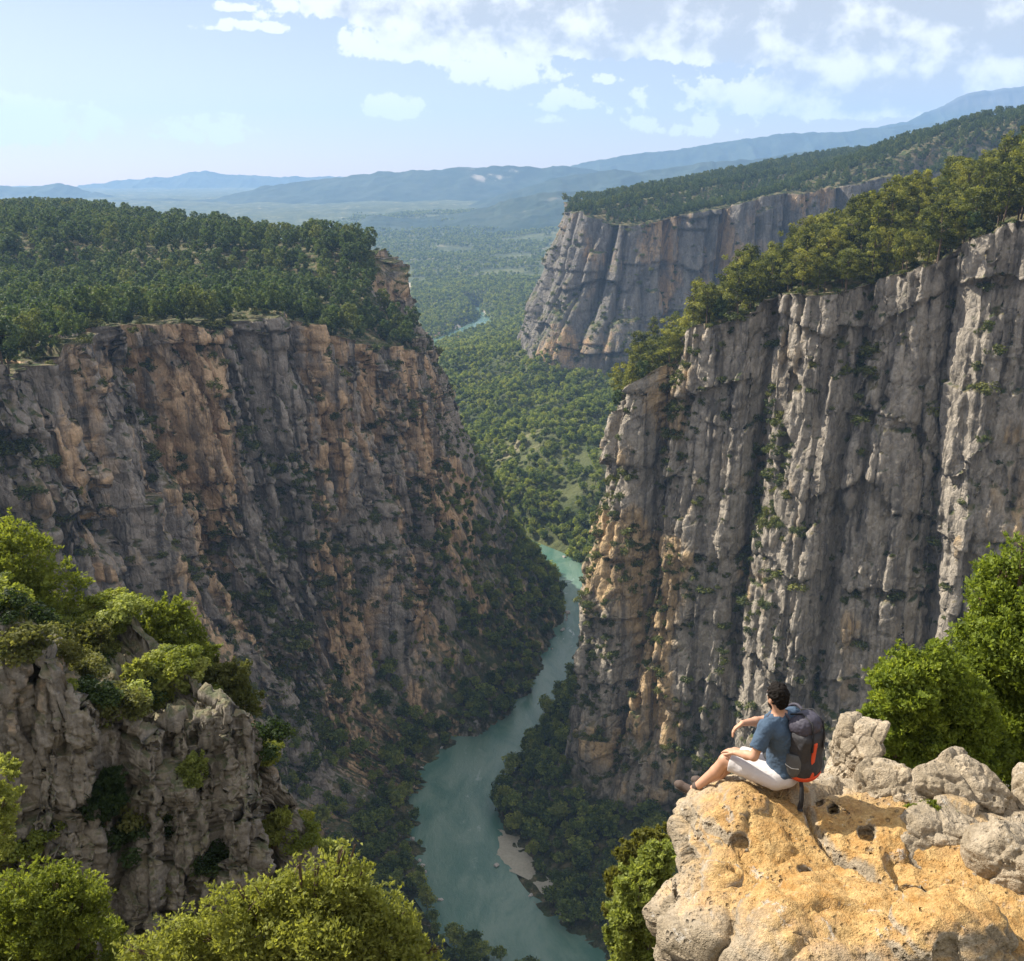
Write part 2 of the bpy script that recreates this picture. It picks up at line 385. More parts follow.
def ground_mat():
    m, T, b, o = new_mat('valley_ground')
    P = T.node('ShaderNodeTexCoord').outputs['Object']
    n1 = T.noise(P, .012, 6, .6); n2 = T.noise(P, .06, 5, .65); n3 = T.noise(P, .0022, 4, .6)
    c = T.mix(T.ss(n1, .35, .65), (.050, .062, .024), (.105, .110, .048))
    c = T.mix(T.ss(n2, .45, .75), c, (.024, .040, .014))
    c = T.mix(T.m('MULTIPLY', T.ss(n1, .60, .70), .7), c, (.28, .235, .155))
    c = T.mix(T.m('MULTIPLY', T.ss(n3, .62, .70), .15), c, (.10, .125, .05))
    c = T.mix(T.ss(T.attr('sand'), .35, .65), c, T.mix(n2, (.30, .26, .21), (.42, .37, .30)))
    c = T.mix(T.ss(T.attr('field'), .4, .6), c, T.mix(n2, (.36, .20, .12), (.42, .27, .17)))
    T.put(b.inputs['Base Color'], c); b.inputs['Roughness'].default_value = .95; b.inputs['Specular IOR Level'].default_value = .1
    bp = T.node('ShaderNodeBump', None, Strength=.8, Distance=1.0, Height=T.m('MULTIPLY', n2, 9.0)); T.l.new(bp.outputs[0], b.inputs['Normal'])
    return m
M_ground = ground_mat()
def mountain_mat():
    m, T, b, o = new_mat('mountain_slopes')
    P = T.node('ShaderNodeTexCoord').outputs['Object']
    n1 = T.noise(P, .004, 6, .65); n2 = T.noise(P, .0012, 4, .6); n3 = T.noise(P, .02, 4, .7)
    c = T.mix(T.ss(n1, .35, .65), (.020, .036, .024), (.045, .060, .040))
    c = T.mix(T.ss(n3, .5, .8), c, (.022, .038, .016))
    c = T.mix(T.m('MULTIPLY', T.ss(n2, .63, .70), T.ss(n1, .52, .62)), c, (.34, .29, .23))
    c = T.mix(T.ss(T.attr('bare'), .3, .8), c, T.mix(n1, (.07, .07, .07), (.15, .145, .14)))
    T.put(b.inputs['Base Color'], c); b.inputs['Roughness'].default_value = .95; b.inputs['Specular IOR Level'].default_value = .1
    return m
M_mount = mountain_mat()
def water_mat():
    m, T, b, o = new_mat('river_water')
    P = T.node('ShaderNodeTexCoord').outputs['Object']
    n = T.noise(T.scale(P, (1, .4, 1)), .05, 6, .65, .8); c = T.mix(T.ss(n, .35, .65), (.055, .125, .095), (.125, .190, .150))
    rif_refl = T.m('MULTIPLY', T.ss(T.noise(T.scale(P, (1, .45, 1)), .14, 5, .7, .6), .58, .70), T.attr('riffle_reflect'))
    c = T.mix(rif_refl, c, (.42, .47, .46))  # white water, plus the painted sky reflection
    T.put(b.inputs['Base Color'], c)
    T.put(b.inputs['Roughness'], T.m('ADD', .08, T.m('MULTIPLY', rif_refl, .5))); b.inputs['IOR'].default_value = 1.33
    h = T.m('ADD', T.noise(T.scale(P, (1, .6, 1)), .45, 5, .65, .8), T.m('MULTIPLY', T.noise(P, 2.2, 3, .6), .3))
    bp = T.node('ShaderNodeBump', None, Strength=.5, Distance=.5, Height=h); T.l.new(bp.outputs[0], b.inputs['Normal'])
    return m
M_water = water_mat()
M_sand = simple('river_gravel', (.31, .285, .225), .95, .3, .8)

# ------------------------------------------------------------------ terrain rails
def catmull(P, n):
    P = np.asarray(P, float); Q = np.vstack([2 * P[0] - P[1], P, 2 * P[-1] - P[-2]])
    t = np.linspace(0, len(P) - 1, n); i = np.minimum(t.astype(int), len(P) - 2); f = (t - i)[:, None]
    a, b, c, d = Q[i], Q[i + 1], Q[i + 2], Q[i + 3]
    return .5 * ((2 * b) + (-a + c) * f + (2 * a - 5 * b + 4 * c - d) * f ** 2 + (-a + 3 * b - 3 * c + d) * f ** 3)
def pillars(s, z, w, bh, seed):
    """upright columns of random width, each broken into blocks; returns relief 0..1, block hash, joint closeness"""
    c = np.floor(s / w).astype(np.int64); d1 = np.full(s.shape, 1e9, np.float32); d2 = d1.copy(); cid = c.copy()
    for k in (-1, 0, 1):
        i = c + k; p = (i + .15 + .7 * h1(i, seed)) * w; d = np.abs(s - p)
        nearer = d < d1; d2 = np.where(nearer, d1, np.minimum(d2, d)); cid = np.where(nearer, i, cid); d1 = np.where(nearer, d, d1)
    e = np.clip((d2 - d1) / w, 0, 1)
    round_ = 1 - (1 - np.clip(e * 1.9, 0, 1)) ** 2.2
    zz = z / bh + h1(cid, seed + 5) * 7; b = np.floor(zz).astype(np.int64); fz = zz - b
    off = h2(cid, b, seed + 9)
    joint = np.minimum(fz, 1 - fz) * bh
    return round_, off, joint, h1(cid, seed + 3)
def relief(s, z, S, seed, amp=1.0):
    s2, z2 = s / S, z / S
    big = fbm(s2 / 75, z2 / 210, 0, seed, 3) * 30
    w0 = s2 + 20 * fbm(s2 / 60, z2 / 260, 6.5, seed + 11, 3)
    r0, o0, j0, h_0 = pillars(w0, z2, 46, 130, seed + 12)
    wa = s2 + 16 * fbm(s2 / 40, z2 / 190, 1.5, seed + 1, 3)
    sel = sstep(-.03, .03, fbm(s2 / 45, z2 / 60, 21, seed + 13, 3))       # columns end at ledges and others begin
    r1a, o1a, j1a, h1a = pillars(wa, z2, 19, 70, seed + 2); r1b, o1b, j1b, h1b = pillars(wa * .8 + 400, z2, 14, 45, seed + 14)
    r1 = r1a * (1 - sel) + r1b * sel; o1 = np.where(sel > .5, o1b, o1a); j1 = np.where(sel > .5, j1b, j1a); h_1 = np.where(sel > .5, h1b, h1a)
    wb = s2 + 6 * fbm(s2 / 14, z2 / 90, 4.5, seed + 3, 3)
    r2, o2, j2, h_2 = pillars(wb, z2, 6.5, 17, seed + 4)
    m1 = sstep(-.22, .18, fbm(s2 / 38, z2 / 70, 11, seed + 15, 2)); m2 = sstep(-.10, .22, fbm(s2 / 26, z2 / 32, 31, seed + 16, 3))
    d = big + 17 * (r0 - .7) + 7 * (h_0 - .5) + 5 * (o0 - .5) + (2.5 + 7.5 * m1) * (r1 - .65) + (2 + 3.5 * m1) * (o1 - .5) + 4.5 * (h_1 - .5) + (.35 + .65 * m2) * (4.6 * (r2 - .65) + 2.4 * (o2 - .5))
    d = d - m1 * 1.5 * np.exp(-(j1 / .9) ** 2) - .9 * m2 * np.exp(-(j2 / .6) ** 2)
    lz = z2 / 38 + 1.6 * fbm(s2 / 45, z2 / 70, 8, seed + 6, 3); fr = lz - np.floor(lz)
    d = d + 5.0 * (.5 - fr) * sstep(-.12, .12, fbm(s2 / 34, z2 / 34, 3, seed + 7, 2) + .02)
    d = d + 3.2 * fbm(s2 / 9, z2 / 22, 2, seed + 8, 5, .55) + 1.3 * fbm(s2 / 2.4, z2 / 3.4, 2, seed + 9, 3)
    return d * S * amp, o1 * .5 + o2 * .5, (d - big) * amp
class Sheet: pass
def cliff_sheet(rim, base, toe, inland, Pz, S, step, seed, D, nP, nT, toe_w=.25, amp=1.0, rim_j=4.0, blk_=()):
    rim, base, toe = map(lambda a: np.asarray(a, float), (rim, base, toe))
    R0 = catmull(rim, 800)[:, :2]; L = np.r_[0, np.cumsum(np.linalg.norm(np.diff(R0, axis=0), axis=1))]
    n = int(L[-1] / step); tt = np.interp(np.linspace(0, L[-1], n), L, np.linspace(0, 799, 800))
    def res(P):
        C = catmull(P, 800); return np.stack([np.interp(tt, np.arange(800), C[:, k]) for k in range(3)], 1)
    rim, base, toe = res(rim), res(base), res(toe)
    s = np.linspace(0, L[-1], n)
    tan = np.gradient(rim[:, :2], axis=0); ker = np.ones(41) / 41; w = max(3, min(n // 6, int(18 * S / step)))
    tan = np.stack([np.convolve(np.pad(tan[:, k], w, 'edge'), np.ones(2 * w + 1) / (2 * w + 1), 'valid') for k in range(2)], 1)
    tan /= np.linalg.norm(tan, axis=1, keepdims=True)
    nrm = np.stack([tan[:, 1], -tan[:, 0]], 1)
    if ((base[:, :2] - rim[:, :2]) * nrm).sum() < 0: nrm = -nrm
    inl = np.asarray(inland, float); inl /= np.linalg.norm(inl)
    rz = rim[:, 2] + rim_j * S * (2 * fbm(s / (30 * S), 0, 0, seed + 20, 3) + (pillars(s + 0., s * 0, 21 * S, 70 * S, seed + 2)[3] - .5))
    H = np.median(rz - base[:, 2]); nC = max(20, int(H / step))
    rows = []; blk = []; zone = []; rel = []
    di = D * np.linspace(0, 1, nP + 1)[1:] ** 2.2
    for d in di[::-1]:                                       # plateau, from inland out to the rim
        x = rim[:, 0] + inl[0] * d; y = rim[:, 1] + inl[1] * d
        z = Pz(x, y, d, rz); k = sstep(0, 45 * S, d); z = rz * (1 - k) + z * k
        z = z + (1.1 * S ** .5) * k * 3 * fbm(x / (22 * S), y / (22 * S), 0, seed + 30, 4)
        r, o, h_ = relief(s, rz, S, seed, amp); f = np.exp(-d / (7 * S))
        rows.append(np.stack([x + nrm[:, 0] * r * f, y + nrm[:, 1] * r * f, z], 1)); blk.append(o * f + .5 * (1 - f)); zone.append(np.full(n, 0.)); rel.append(h_)
    for i in range(nC + 1):
        v = i / nC; z = rz * (1 - v) + base[:, 2] * v
        hz = v ** 1.15
        xy = rim[:, :2] * (1 - hz) + base[:, :2] * hz
        r, o, h_ = relief(s, z, S, seed, amp)
        r = r * (1 - .55 * sstep(.85, 1.0, v))
        zz = z - (2.2 * S) * np.exp(-v * nC * step / (2.5 * S)) * 0
        rows.append(np.stack([xy[:, 0] + nrm[:, 0] * r, xy[:, 1] + nrm[:, 1] * r, zz], 1)); blk.append(o); zone.append(np.full(n, 1. + v)); rel.append(h_)
    rb = r
    for i in range(1, nT + 1):
        v = i / nT; p = base * (1 - v) + toe * v
        rr = rb * (1 - .6 * v) + S * 14 * fbm(s / (26 * S), v * 3, 3, seed + 40, 4) * np.sin(np.pi * min(1, v * 1.0))
        zz = p[:, 2] - (base[:, 2] - toe[:, 2]) * .10 * np.sin(np.pi * v) + S * 9 * fbm(s / (15 * S), v * 5, 7, seed + 41, 4) * np.sin(np.pi * v)
        rows.append(np.stack([p[:, 0] + nrm[:, 0] * rr, p[:, 1] + nrm[:, 1] * rr, zz], 1)); blk.append(np.full(n, .5)); zone.append(np.full(n, 2. + v)); rel.append(h_ * 0)
    V = np.stack(rows); o = Sheet(); o.nr, o.nc = V.shape[:2]; o.V = V.reshape(-1, 3); o.F = grid_faces(o.nr, o.nc)
    o.zone = np.concatenate(zone); o.blk = np.concatenate(blk); o.rel = np.concatenate(rel); o.N = normals(o.V, o.F)
    mid = (nP + nC // 2) * n + n // 2
    if o.N[mid, 0] * nrm[n // 2, 0] + o.N[mid, 1] * nrm[n // 2, 1] < 0: o.F = o.F[:, ::-1]; o.N = -o.N
    o.s = np.tile(s, o.nr)
    for q, (w, a_, c_) in enumerate(blk_):
        f = np.where(o.zone < .5, .35 * sstep(14 * S, 0, 0) + .35 * (S < .5), 1.0) * np.where(o.zone > 2.0, .5, 1.0)
        f = np.where(o.zone < .5, .9 if S < .5 else 0.0, f)
        d, h = blocks(o.V, o.N, seed + 200 + 10 * q, w, a_, c_); o.V = o.V + o.N * (d * f)[:, None]; o.blk = .5 * o.blk + .5 * h
    if blk_: o.N = normals(o.V, o.F)
    return o
def in_view(P, m=60):
    px, py, dep = project(P); return (dep > 1) & (px > -m) & (px < 1024 + m) & (py > -m) & (py < 961 + m)
def sample(sh, n, weight):
    """points spread over a sheet in proportion to area times weight"""
    V, F = sh.V, sh.F; a, b, c, d = (V[F[:, k]] for k in range(4))
    ar = .5 * np.linalg.norm(np.cross(c - a, d - b), axis=1); w = ar * weight[F].mean(1); w = np.maximum(w, 0)
    cdf = np.cumsum(w); f = np.searchsorted(cdf, rng.random(n) * cdf[-1]); f = np.minimum(f, len(F) - 1)
    u = rng.random((n, 1)); v = rng.random((n, 1))
    return (a[f] * (1 - u) + b[f] * u) * (1 - v) + (d[f] * (1 - u) + c[f] * u) * v, sh.N[F[f, 0]]
def thin(P, r, key=None):
    """drop points closer than r(plan+height) to one already kept"""
    r = np.broadcast_to(np.asarray(r, float), (len(P),)); keep = []; cells = {}; rm = r.max()
    for i, p in enumerate(P):
        c = tuple((p // rm).astype(int)); ok = True
        for a in (-1, 0, 1):
            for b in (-1, 0, 1):
                for d in (-1, 0, 1):
                    for j in cells.get((c[0] + a, c[1] + b, c[2] + d), ()):
                        q = P[j] - p
                        if q @ q < (min(r[i], r[j])) ** 2: ok = False; break
                    if not ok: break
                if not ok: break
            if not ok: break
        if ok: keep.append(i); cells.setdefault(c, []).append(i)
    return np.array(keep, int)

# ------------------------------------------------------------------ river course
RL = [Zp(620, 1250, 0), Zp(520, 1000, 0), Zp(462, 925, 0), Zp(430, 880, 0), Zp(412, 830, 0), Zp(410, 790, 0), Zp(440, 750, 0), Zp(500, 712, 0), Zp(545, 660, 0), Zp(565, 625, 0), Zp(567, 600, 0), Zp(553, 575, 0), Zp(532, 550, 0), Zp(480, 527, 0), Zp(410, 500, 0), Zp(360, 450, 0), Zp(365, 395, 0), Zp(410, 350, 0), Zp(452, 333, 0), Zp(470, 325, 0), Zp(478, 318, 0), Zp(470, 308, 0)]
RR = [Zp(760, 1250, 0), Zp(650, 1000, 0), Zp(590, 938, 0), Zp(548, 905, 0), Zp(505, 880, 0), Zp(487, 835, 0), Zp(495, 785, 0), Zp(545, 735, 0), Zp(576, 690, 0), Zp(586, 650, 0), Zp(589, 612, 0), Zp(586, 578, 0), Zp(562, 556, 0), Zp(500, 531, 0), Zp(428, 505, 0), Zp(378, 452, 0), Zp(382, 396, 0), Zp(425, 352, 0), Zp(468, 336, 0), Zp(486, 330, 0), Zp(490, 319, 0), Zp(480, 307, 0)]
RL, RR = catmull(np.array(RL), 400), catmull(np.array(RR), 400)
RC = (RL + RR) / 2; RH = np.linalg.norm(RR - RL, axis=1) / 2
def river_dist(x, y):
    """distance from the bank line: negative in the water"""
    P = np.stack([x.ravel(), y.ravel()], 1).astype(np.float32); best = np.full(len(P), 1e9, np.float32)
    for i in range(0, len(RC)):
        d = np.hypot(P[:, 0] - RC[i, 0], P[:, 1] - RC[i, 1]) - RH[i]; best = np.minimum(best, d)
    return best.reshape(x.shape)
def build_river():
    d = RR - RL; d /= np.linalg.norm(d, axis=1, keepdims=True); m = np.minimum(14., RH * 1.2)[:, None]
    A = RL - d * m; B = RR + d * m; k = 13; t = np.linspace(0, 1, k)[None, :, None]
    V = A[:, None] * (1 - t) + B[:, None] * t; V[..., 2] = 0
    y = V[..., 1].ravel(); px, py, _ = project(V.reshape(-1, 3))
    rif_refl = np.exp(-((py - 632) / 14) ** 2) + .45 * np.exp(-((py - 590) / 22) ** 2) + .5 * np.exp(-((px - 470) / 14) ** 2 - ((py - 800) / 60) ** 2)  # riffles, and last a pale streak painted as the sky's reflection
    me = make_mesh('river', V.reshape(-1, 3), grid_faces(400, k)[:, ::-1], [M_water], dict(riffle_reflect=rif_refl))
    tag(add_obj('river', me), kind='structure')
build_river()

# ------------------------------------------------------------------ valley floor
def tps(P):
    P = np.asarray(P, float); X = P[:, :2] / 1000; n = len(P)
    def U(r2): return np.where(r2 > 0, r2 * np.log(r2 + 1e-12), 0)
    K = U(((X[:, None] - X[None]) ** 2).sum(-1)) + 2e-3 * np.eye(n); Q = np.c_[np.ones(n), X]
    A = np.block([[K, Q], [Q.T, np.zeros((3, 3))]]); c = np.linalg.solve(A, np.r_[P[:, 2], 0, 0, 0])
    def f(x, y):
        sh = x.shape; x = x.ravel() / 1000; y = y.ravel() / 1000; o = c[n] + c[n + 1] * x + c[n + 2] * y
        for i in range(n): o = o + c[i] * U((x - X[i, 0]) ** 2 + (y - X[i, 1]) ** 2)
        return o.reshape(sh)
    return f
_cp = [W(*a) for a in [(530, 362, 1380), (560, 372, 1290), (620, 380, 1265), (680, 392, 1280), (800, 382, 1315), (600, 430, 1000), (520, 432, 1100),
                       (560, 330, 1900), (520, 320, 2200), (550, 270, 3200), (420, 300, 2600), (400, 280, 3000), (480, 250, 4000), (400, 238, 4500), (540, 222, 5000)]]
_cp += [np.array(a, float) for a in [(-300, 400, 0), (300, 420, 0), (0, 250, 0), (-100, 600, 0), (150, 740, 22), (320, 850, 60), (230, 900, 62), (-40, 780, 4), (-150, 1000, 4), (-250, 1500, 8), (-200, 1900, 6), (100, 700, 10),
                                     (-3000, 3000, 60), (3000, 3000, 160), (-1500, 1000, 40), (1500, 1000, 120), (-5000, 8000, 200), (5000, 8000, 200), (0, 8000, 240), (-1200, 2500, 40), (-2500, 5500, 120), (2000, 5000, 160), (600, 2500, 90)]]
_g = tps(_cp)
def ground_z(x, y):
    z = _g(x, y); amp = 10 + 22 * sstep(1500, 5000, y)
    z = z + amp * 1.6 * fbm(x / 260, y / 260, 0, 3, 5) * sstep(600, 1200, y) + 5 * fbm(x / 45, y / 45, 0, 8, 4)
    rd = ridged((x - .5 * y) / 170, (x + y) / 420, 0, 15, 3) - .5
    z = z + 52 * rd * sstep(760, 950, y) * sstep(2300, 1500, y) * sstep(6, 40, z)
    d = river_dist(x, y); z = np.maximum(z, 2.0)
    wob = 5 * fbm(x / 18, y / 18, 0, 12, 3)
    return np.where(y < 3200, -5 + (z + 5) * sstep(-7, 26, d + wob), z), d
def build_ground():
    t = np.linspace(-1.25, 1.25, 520); Y = np.r_[np.linspace(-200, 190, 12), np.geomspace(200, 15500, 620)]
    T_, YY = np.meshgrid(t, Y); X = T_ * np.maximum(YY, 260) ; X = X + 40 * 0
    Z, d = ground_z(X, YY); V = np.stack([X, YY, Z], -1).reshape(-1, 3)
    sand = (sstep(14, 3, d) * sstep(700, 1100, YY) * sstep(-.12, .12, fbm(X / 60, YY / 60, 0, 5, 3))).ravel()
    px, py, dep = project(V)
    fld = np.exp(-((px - 440) / 24) ** 4 - ((py - 336.5) / 4.5) ** 4)
    me = make_mesh('ground', V, grid_faces(*X.shape), [M_ground], dict(sand=np.maximum(sand, np.exp(-((px - 400) / 24) ** 2 - ((py - 285) / 3) ** 2)), field=fld))
    tag(add_obj('ground', me), kind='structure'); g = Sheet(); g.V = V; g.F = grid_faces(*X.shape); g.N = normals(V, g.F); g.d = d.ravel(); g.zone = np.zeros(len(V))
    if g.N[len(V) // 2, 2] < 0: g.N = -g.N
    return g
ground = build_ground()

# ------------------------------------------------------------------ the canyon walls
def PL(x, y, d, rz):
    return 234 + 26 * sstep(640, 715, y + .18 * (x + 100) + 22 * fbm(x / 60, 0, 0, 71, 2)) + 4 * sstep(720, 900, y) - 20 * sstep(1100, 1800, y) + 10 * sstep(-250, -500, x)
left = cliff_sheet(
    rim=[(-330, 190, 236), (-232, 280, 238), W(0, 375, 340), W(110, 331, 430), W(262, 322, 500), W(345, 343, 560), W(408, 348, 615), W(402, 338, 680), W(380, 256, 722), (-250, 880, 258), (-450, 1120, 262), (-700, 1500, 258)],
    base=[(-270, 165, 60), (-165, 285, 60), (-132, 352, 36), (-92, 427, 26), (-80, 490, 32), (-58, 560, 60), (-50, 622, 110), (-44, 690, 140), (-66, 745, 150), (-200, 880, 130), (-400, 1130, 110), (-650, 1500, 100)],
    toe=[(-120, 140, -5), (-30, 290, -5), (-23, 365, -5), (-40, 437, -5), (-29, 480, -5), (7, 537, -5), (30, 615, -5), (42, 680, -5), (36, 745, -5), (-25, 860, -4), (-220, 1060, -3), (-500, 1500, -3)],
    inland=(-.8, .6), Pz=PL, S=1.0, step=.80, seed=11, D=620, nP=46, nT=80, amp=1.7, rim_j=7, blk_=(((12, 12, 34), 3.0, 1.6), ((5, 5, 11), 1.5, .8)))
tag(add_obj('cliff', make_mesh('cliff', left.V, left.F, [M_rockL], dict(blk=left.blk, wooded=sstep(2.05, 2.6, left.zone + .25 * fbm(left.s / 16, left.V[:, 2] / 16, 0, 301, 4))))), kind='structure')
def PR(x, y, d, rz): return rz + (.31 + .06 * sstep(90, 190, x)) * d - .0006 * np.minimum(d, 240) ** 2
right = cliff_sheet(
    rim=[(430, 350, 308), (300, 352, 306), W(1024, 222, 360), W(930, 262, 372), W(850, 284, 385), W(740, 315, 405), W(668, 352, 425), W(632, 405, 452), (92, 540, 222), (140, 640, 210), (215, 760, 190), (330, 880, 170)],
    base=[(400, 310, 60), (270, 318, 60), (172, 330, 55), (148, 345, 46), (118, 362, 38), (82, 388, 26), (44, 408, 20), (30, 442, 28), (52, 530, 40), (90, 640, 40), (150, 750, 50), (270, 880, 70)],
    toe=[(350, 240, 0), (240, 250, 0), (130, 275, -2), (90, 300, -4), (34, 318, -5), (-3, 354, -5), (-21, 402, -5), (-14, 455, -5), (22, 545, -5), (52, 640, -5), (70, 750, -5), (120, 900, -2)],
    inland=(.8, .6), Pz=PR, S=.95, step=.70, seed=29, D=330, nP=40, nT=60, rim_j=6, blk_=(((10, 10, 30), 1.7, 1.3), ((4.2, 4.2, 9), .9, .6)))
tag(add_obj('cliff', make_mesh('cliff', right.V, right.F, [M_rockR], dict(blk=right.blk, sun_warm=sstep(95, 45, right.V[:, 0]), wooded=sstep(1.92, 2.08, right.zone + .10 * fbm(right.s / 16, right.V[:, 2] / 16, 0, 302, 4))))), kind='structure')  # sunlit warmth of the left nose is put into the rock colour
def PM(x, y, d, rz): return rz + .11 * np.minimum(d, 350) + .165 * np.maximum(0, x - 370) * sstep(0, 120, d) * (1 - .3 * sstep(600, 1000, x))
mesa = cliff_sheet(
    rim=[(1050, 1420, 360), (680, 1400, 335), W(840, 186, 1370), W(770, 198, 1350), W(700, 210, 1330), W(640, 225, 1315), W(598, 219, 1330), W(574, 208, 1430), (150, 1750, 280), (350, 2300, 250)],
    base=[(1030, 1380, 120), (660, 1365, 105), W(830, 375, 1330), W(760, 382, 1310), W(690, 388, 1285), W(620, 374, 1270), W(550, 366, 1285), W(530, 356, 1380), (100, 1750, 60), (300, 2320, 70)],
    toe=[(1010, 1310, 60), (640, 1300, 60), (400, 1270, 60), (300, 1250, 55), (205, 1225, 50), (105, 1205, 40), (15, 1230, 25), (-15, 1370, 10), (60, 1740, 10), (280, 2330, 20)],
    inland=(.72, .69), Pz=PM, S=1.7, step=2.0, seed=47, D=900, nP=46, nT=24, rim_j=5)
tag(add_obj('cliff', make_mesh('cliff', mesa.V, mesa.F, [M_rockM], dict(blk=mesa.blk))), kind='structure')

# ------------------------------------------------------------------ far hills and mountains
def mountain(prof, Y, half, seed, rough=1.0, bare=0.0, base=60):
    pts = np.array([W(px, py, Y) for px, py in prof]); x0, x1 = pts[0, 0], pts[-1, 0]
    n = 260; n = 420; xs = np.linspace(x0, x1, n); ys = np.linspace(-half, half, 130)
    X, D = np.meshgrid(xs, ys); top = np.interp(xs, pts[:, 0], pts[:, 2]) + (Y / FPX) * 7 * fbm(xs / (Y * .035), 0, 0, seed + 5, 5, .6)
    ends = 1
    k = np.clip(1 - np.abs(D) / half, 0, 1)
    rg = ridged(X / (half * .55), (Y + D) / (half * .8), 0, seed, 5)
    prof_ = k ** .85
    Z = base + (top[None] - base) * (prof_ * (.72 + .42 * rg * (1 - .55 * (np.abs(D) < 1)) * (1 - k ** 6)) + .28 * k ** 8 * 1.0) * ends
    Z = np.where(np.abs(D) < half * .02, base + (top[None] - base) * (1.0 + .0 * rg), np.minimum(Z, base + (top[None] - base) * 1.0))
    Z = Z + rough * (half * .02) * fbm(X / (half * .07), (Y + D) / (half * .07), 0, seed + 3, 4) * sstep(0, .2, k)
    Z = np.where(k < .02, base - 40, Z)
    V = np.stack([X, Y + D, Z], -1).reshape(-1, 3)
    b = (sstep(.55, 1.0, (Z - base) / (top.max() - base)) * bare).ravel()
    tag(add_obj('mountain', make_mesh('mountain', V, grid_faces(*X.shape), [M_mount], dict(bare=b))), kind='structure')
mountain([(300, 250), (350, 225), (375, 216), (430, 217), (470, 210), (505, 200), (545, 193), (600, 192), (680, 205), (760, 240)], 5200, 700, 3)
mountain([(380, 232), (440, 214), (500, 196), (560, 178), (600, 170), (640, 172), (700, 163), (760, 158), (800, 151), (850, 154), (900, 160), (960, 170), (1100, 180)], 6800, 900, 5)
mountain([(-350, 215), (-150, 205), (0, 209), (60, 203), (140, 199), (210, 200), (260, 186), (310, 180), (350, 175), (400, 170), (440, 168), (480, 166), (520, 167), (560, 166), (600, 172), (640, 180), (720, 190), (800, 205)], 8200, 1000, 7)
mountain([(-400, 190), (-200, 195), (-60, 188), (0, 185), (30, 187), (60, 184), (90, 192), (130, 200), (190, 208)], 9500, 900, 9)
mountain([(480, 190), (540, 171), (600, 161), (650, 152), (700, 147), (740, 141), (780, 134), (820, 133), (860, 130), (900, 126), (960, 118), (1060, 110), (1200, 130)], 10000, 1200, 13)
mountain([(780, 165), (830, 145), (880, 128), (910, 122), (935, 110), (960, 98), (985, 90), (1010, 88), (1040, 80), (1090, 90), (1160, 84), (1250, 110), (1350, 150)], 11500, 1300, 17, 1.2, 1.0)
mountain([(20, 200), (90, 184), (130, 180), (170, 176), (205, 170), (235, 173), (290, 177), (340, 178), (400, 190), (470, 205)], 13800, 1200, 19)
# ------------------------------------------------------------------ the air over the valley
def build_haze():
    lo = np.array([-19700., -320, -60]); hi = np.array([19700., 15800, 1480])
    V = np.array([[x, y, z] for z in (lo[2], hi[2]) for y in (lo[1], hi[1]) for x in (lo[0], hi[0])])
    F = [(0, 2, 3, 1), (4, 5, 7, 6), (0, 1, 5, 4), (2, 6, 7, 3), (0, 4, 6, 2), (1, 3, 7, 5)]
    m = bpy.data.materials.new('haze_air'); m.use_nodes = True; T = NT(m.node_tree); T.n.clear()
    v = T.node('ShaderNodeVolumePrincipled'); v.inputs['Color'].default_value = (.37, .61, 1.0, 1); v.inputs['Density'].default_value = HAZE_DENSITY; v.inputs['Anisotropy'].default_value = .1
    o = T.node('ShaderNodeOutputMaterial'); T.l.new(v.outputs[0], o.inputs['Volume'])
    tag(add_obj('haze', make_mesh('haze', V, F, [m], smooth=False)), kind='stuff')
build_haze()
# ------------------------------------------------------------------ vegetation prototypes
def leaf_cloud(n, C, Rr, size, seed, flat=.75, kind='tri', tone_c=None):
    """n leaf tufts spread through clumps (centres C, radii Rr), each a small free-standing face"""
    r = np.random.default_rng(seed); w = Rr ** 2; ci = r.choice(len(C), n, p=w / w.sum())
    d = r.normal(size=(n, 3)); d /= np.linalg.norm(d, axis=1, keepdims=True); rad = r.random(n) ** .38
    p = C[ci] + d * (Rr[ci] * rad)[:, None] * np.array([1, 1, flat])
    nn = d * .9 + r.normal(size=(n, 3)) * .7 + np.array([0, 0, .25]); nn /= np.linalg.norm(nn, axis=1, keepdims=True)
    t = np.cross(nn, r.normal(size=(n, 3))); t /= np.linalg.norm(t, axis=1, keepdims=True); b = np.cross(nn, t)
    sz = size * (.6 + .8 * r.random(n))[:, None]
    q = np.stack([p - t * sz, p - b * sz * .75 + nn * sz * .2, p + t * sz, p + b * sz * .75 + nn * sz * .2], 1).reshape(-1, 3)
    F = np.arange(4 * n).reshape(n, 4)
    ct = r.random(len(C)) if tone_c is None else tone_c
    tone = np.clip(.75 * ct[ci] + .25 * r.random(n) + .05, 0, 1)
    return q, F, np.repeat(tone, 4)
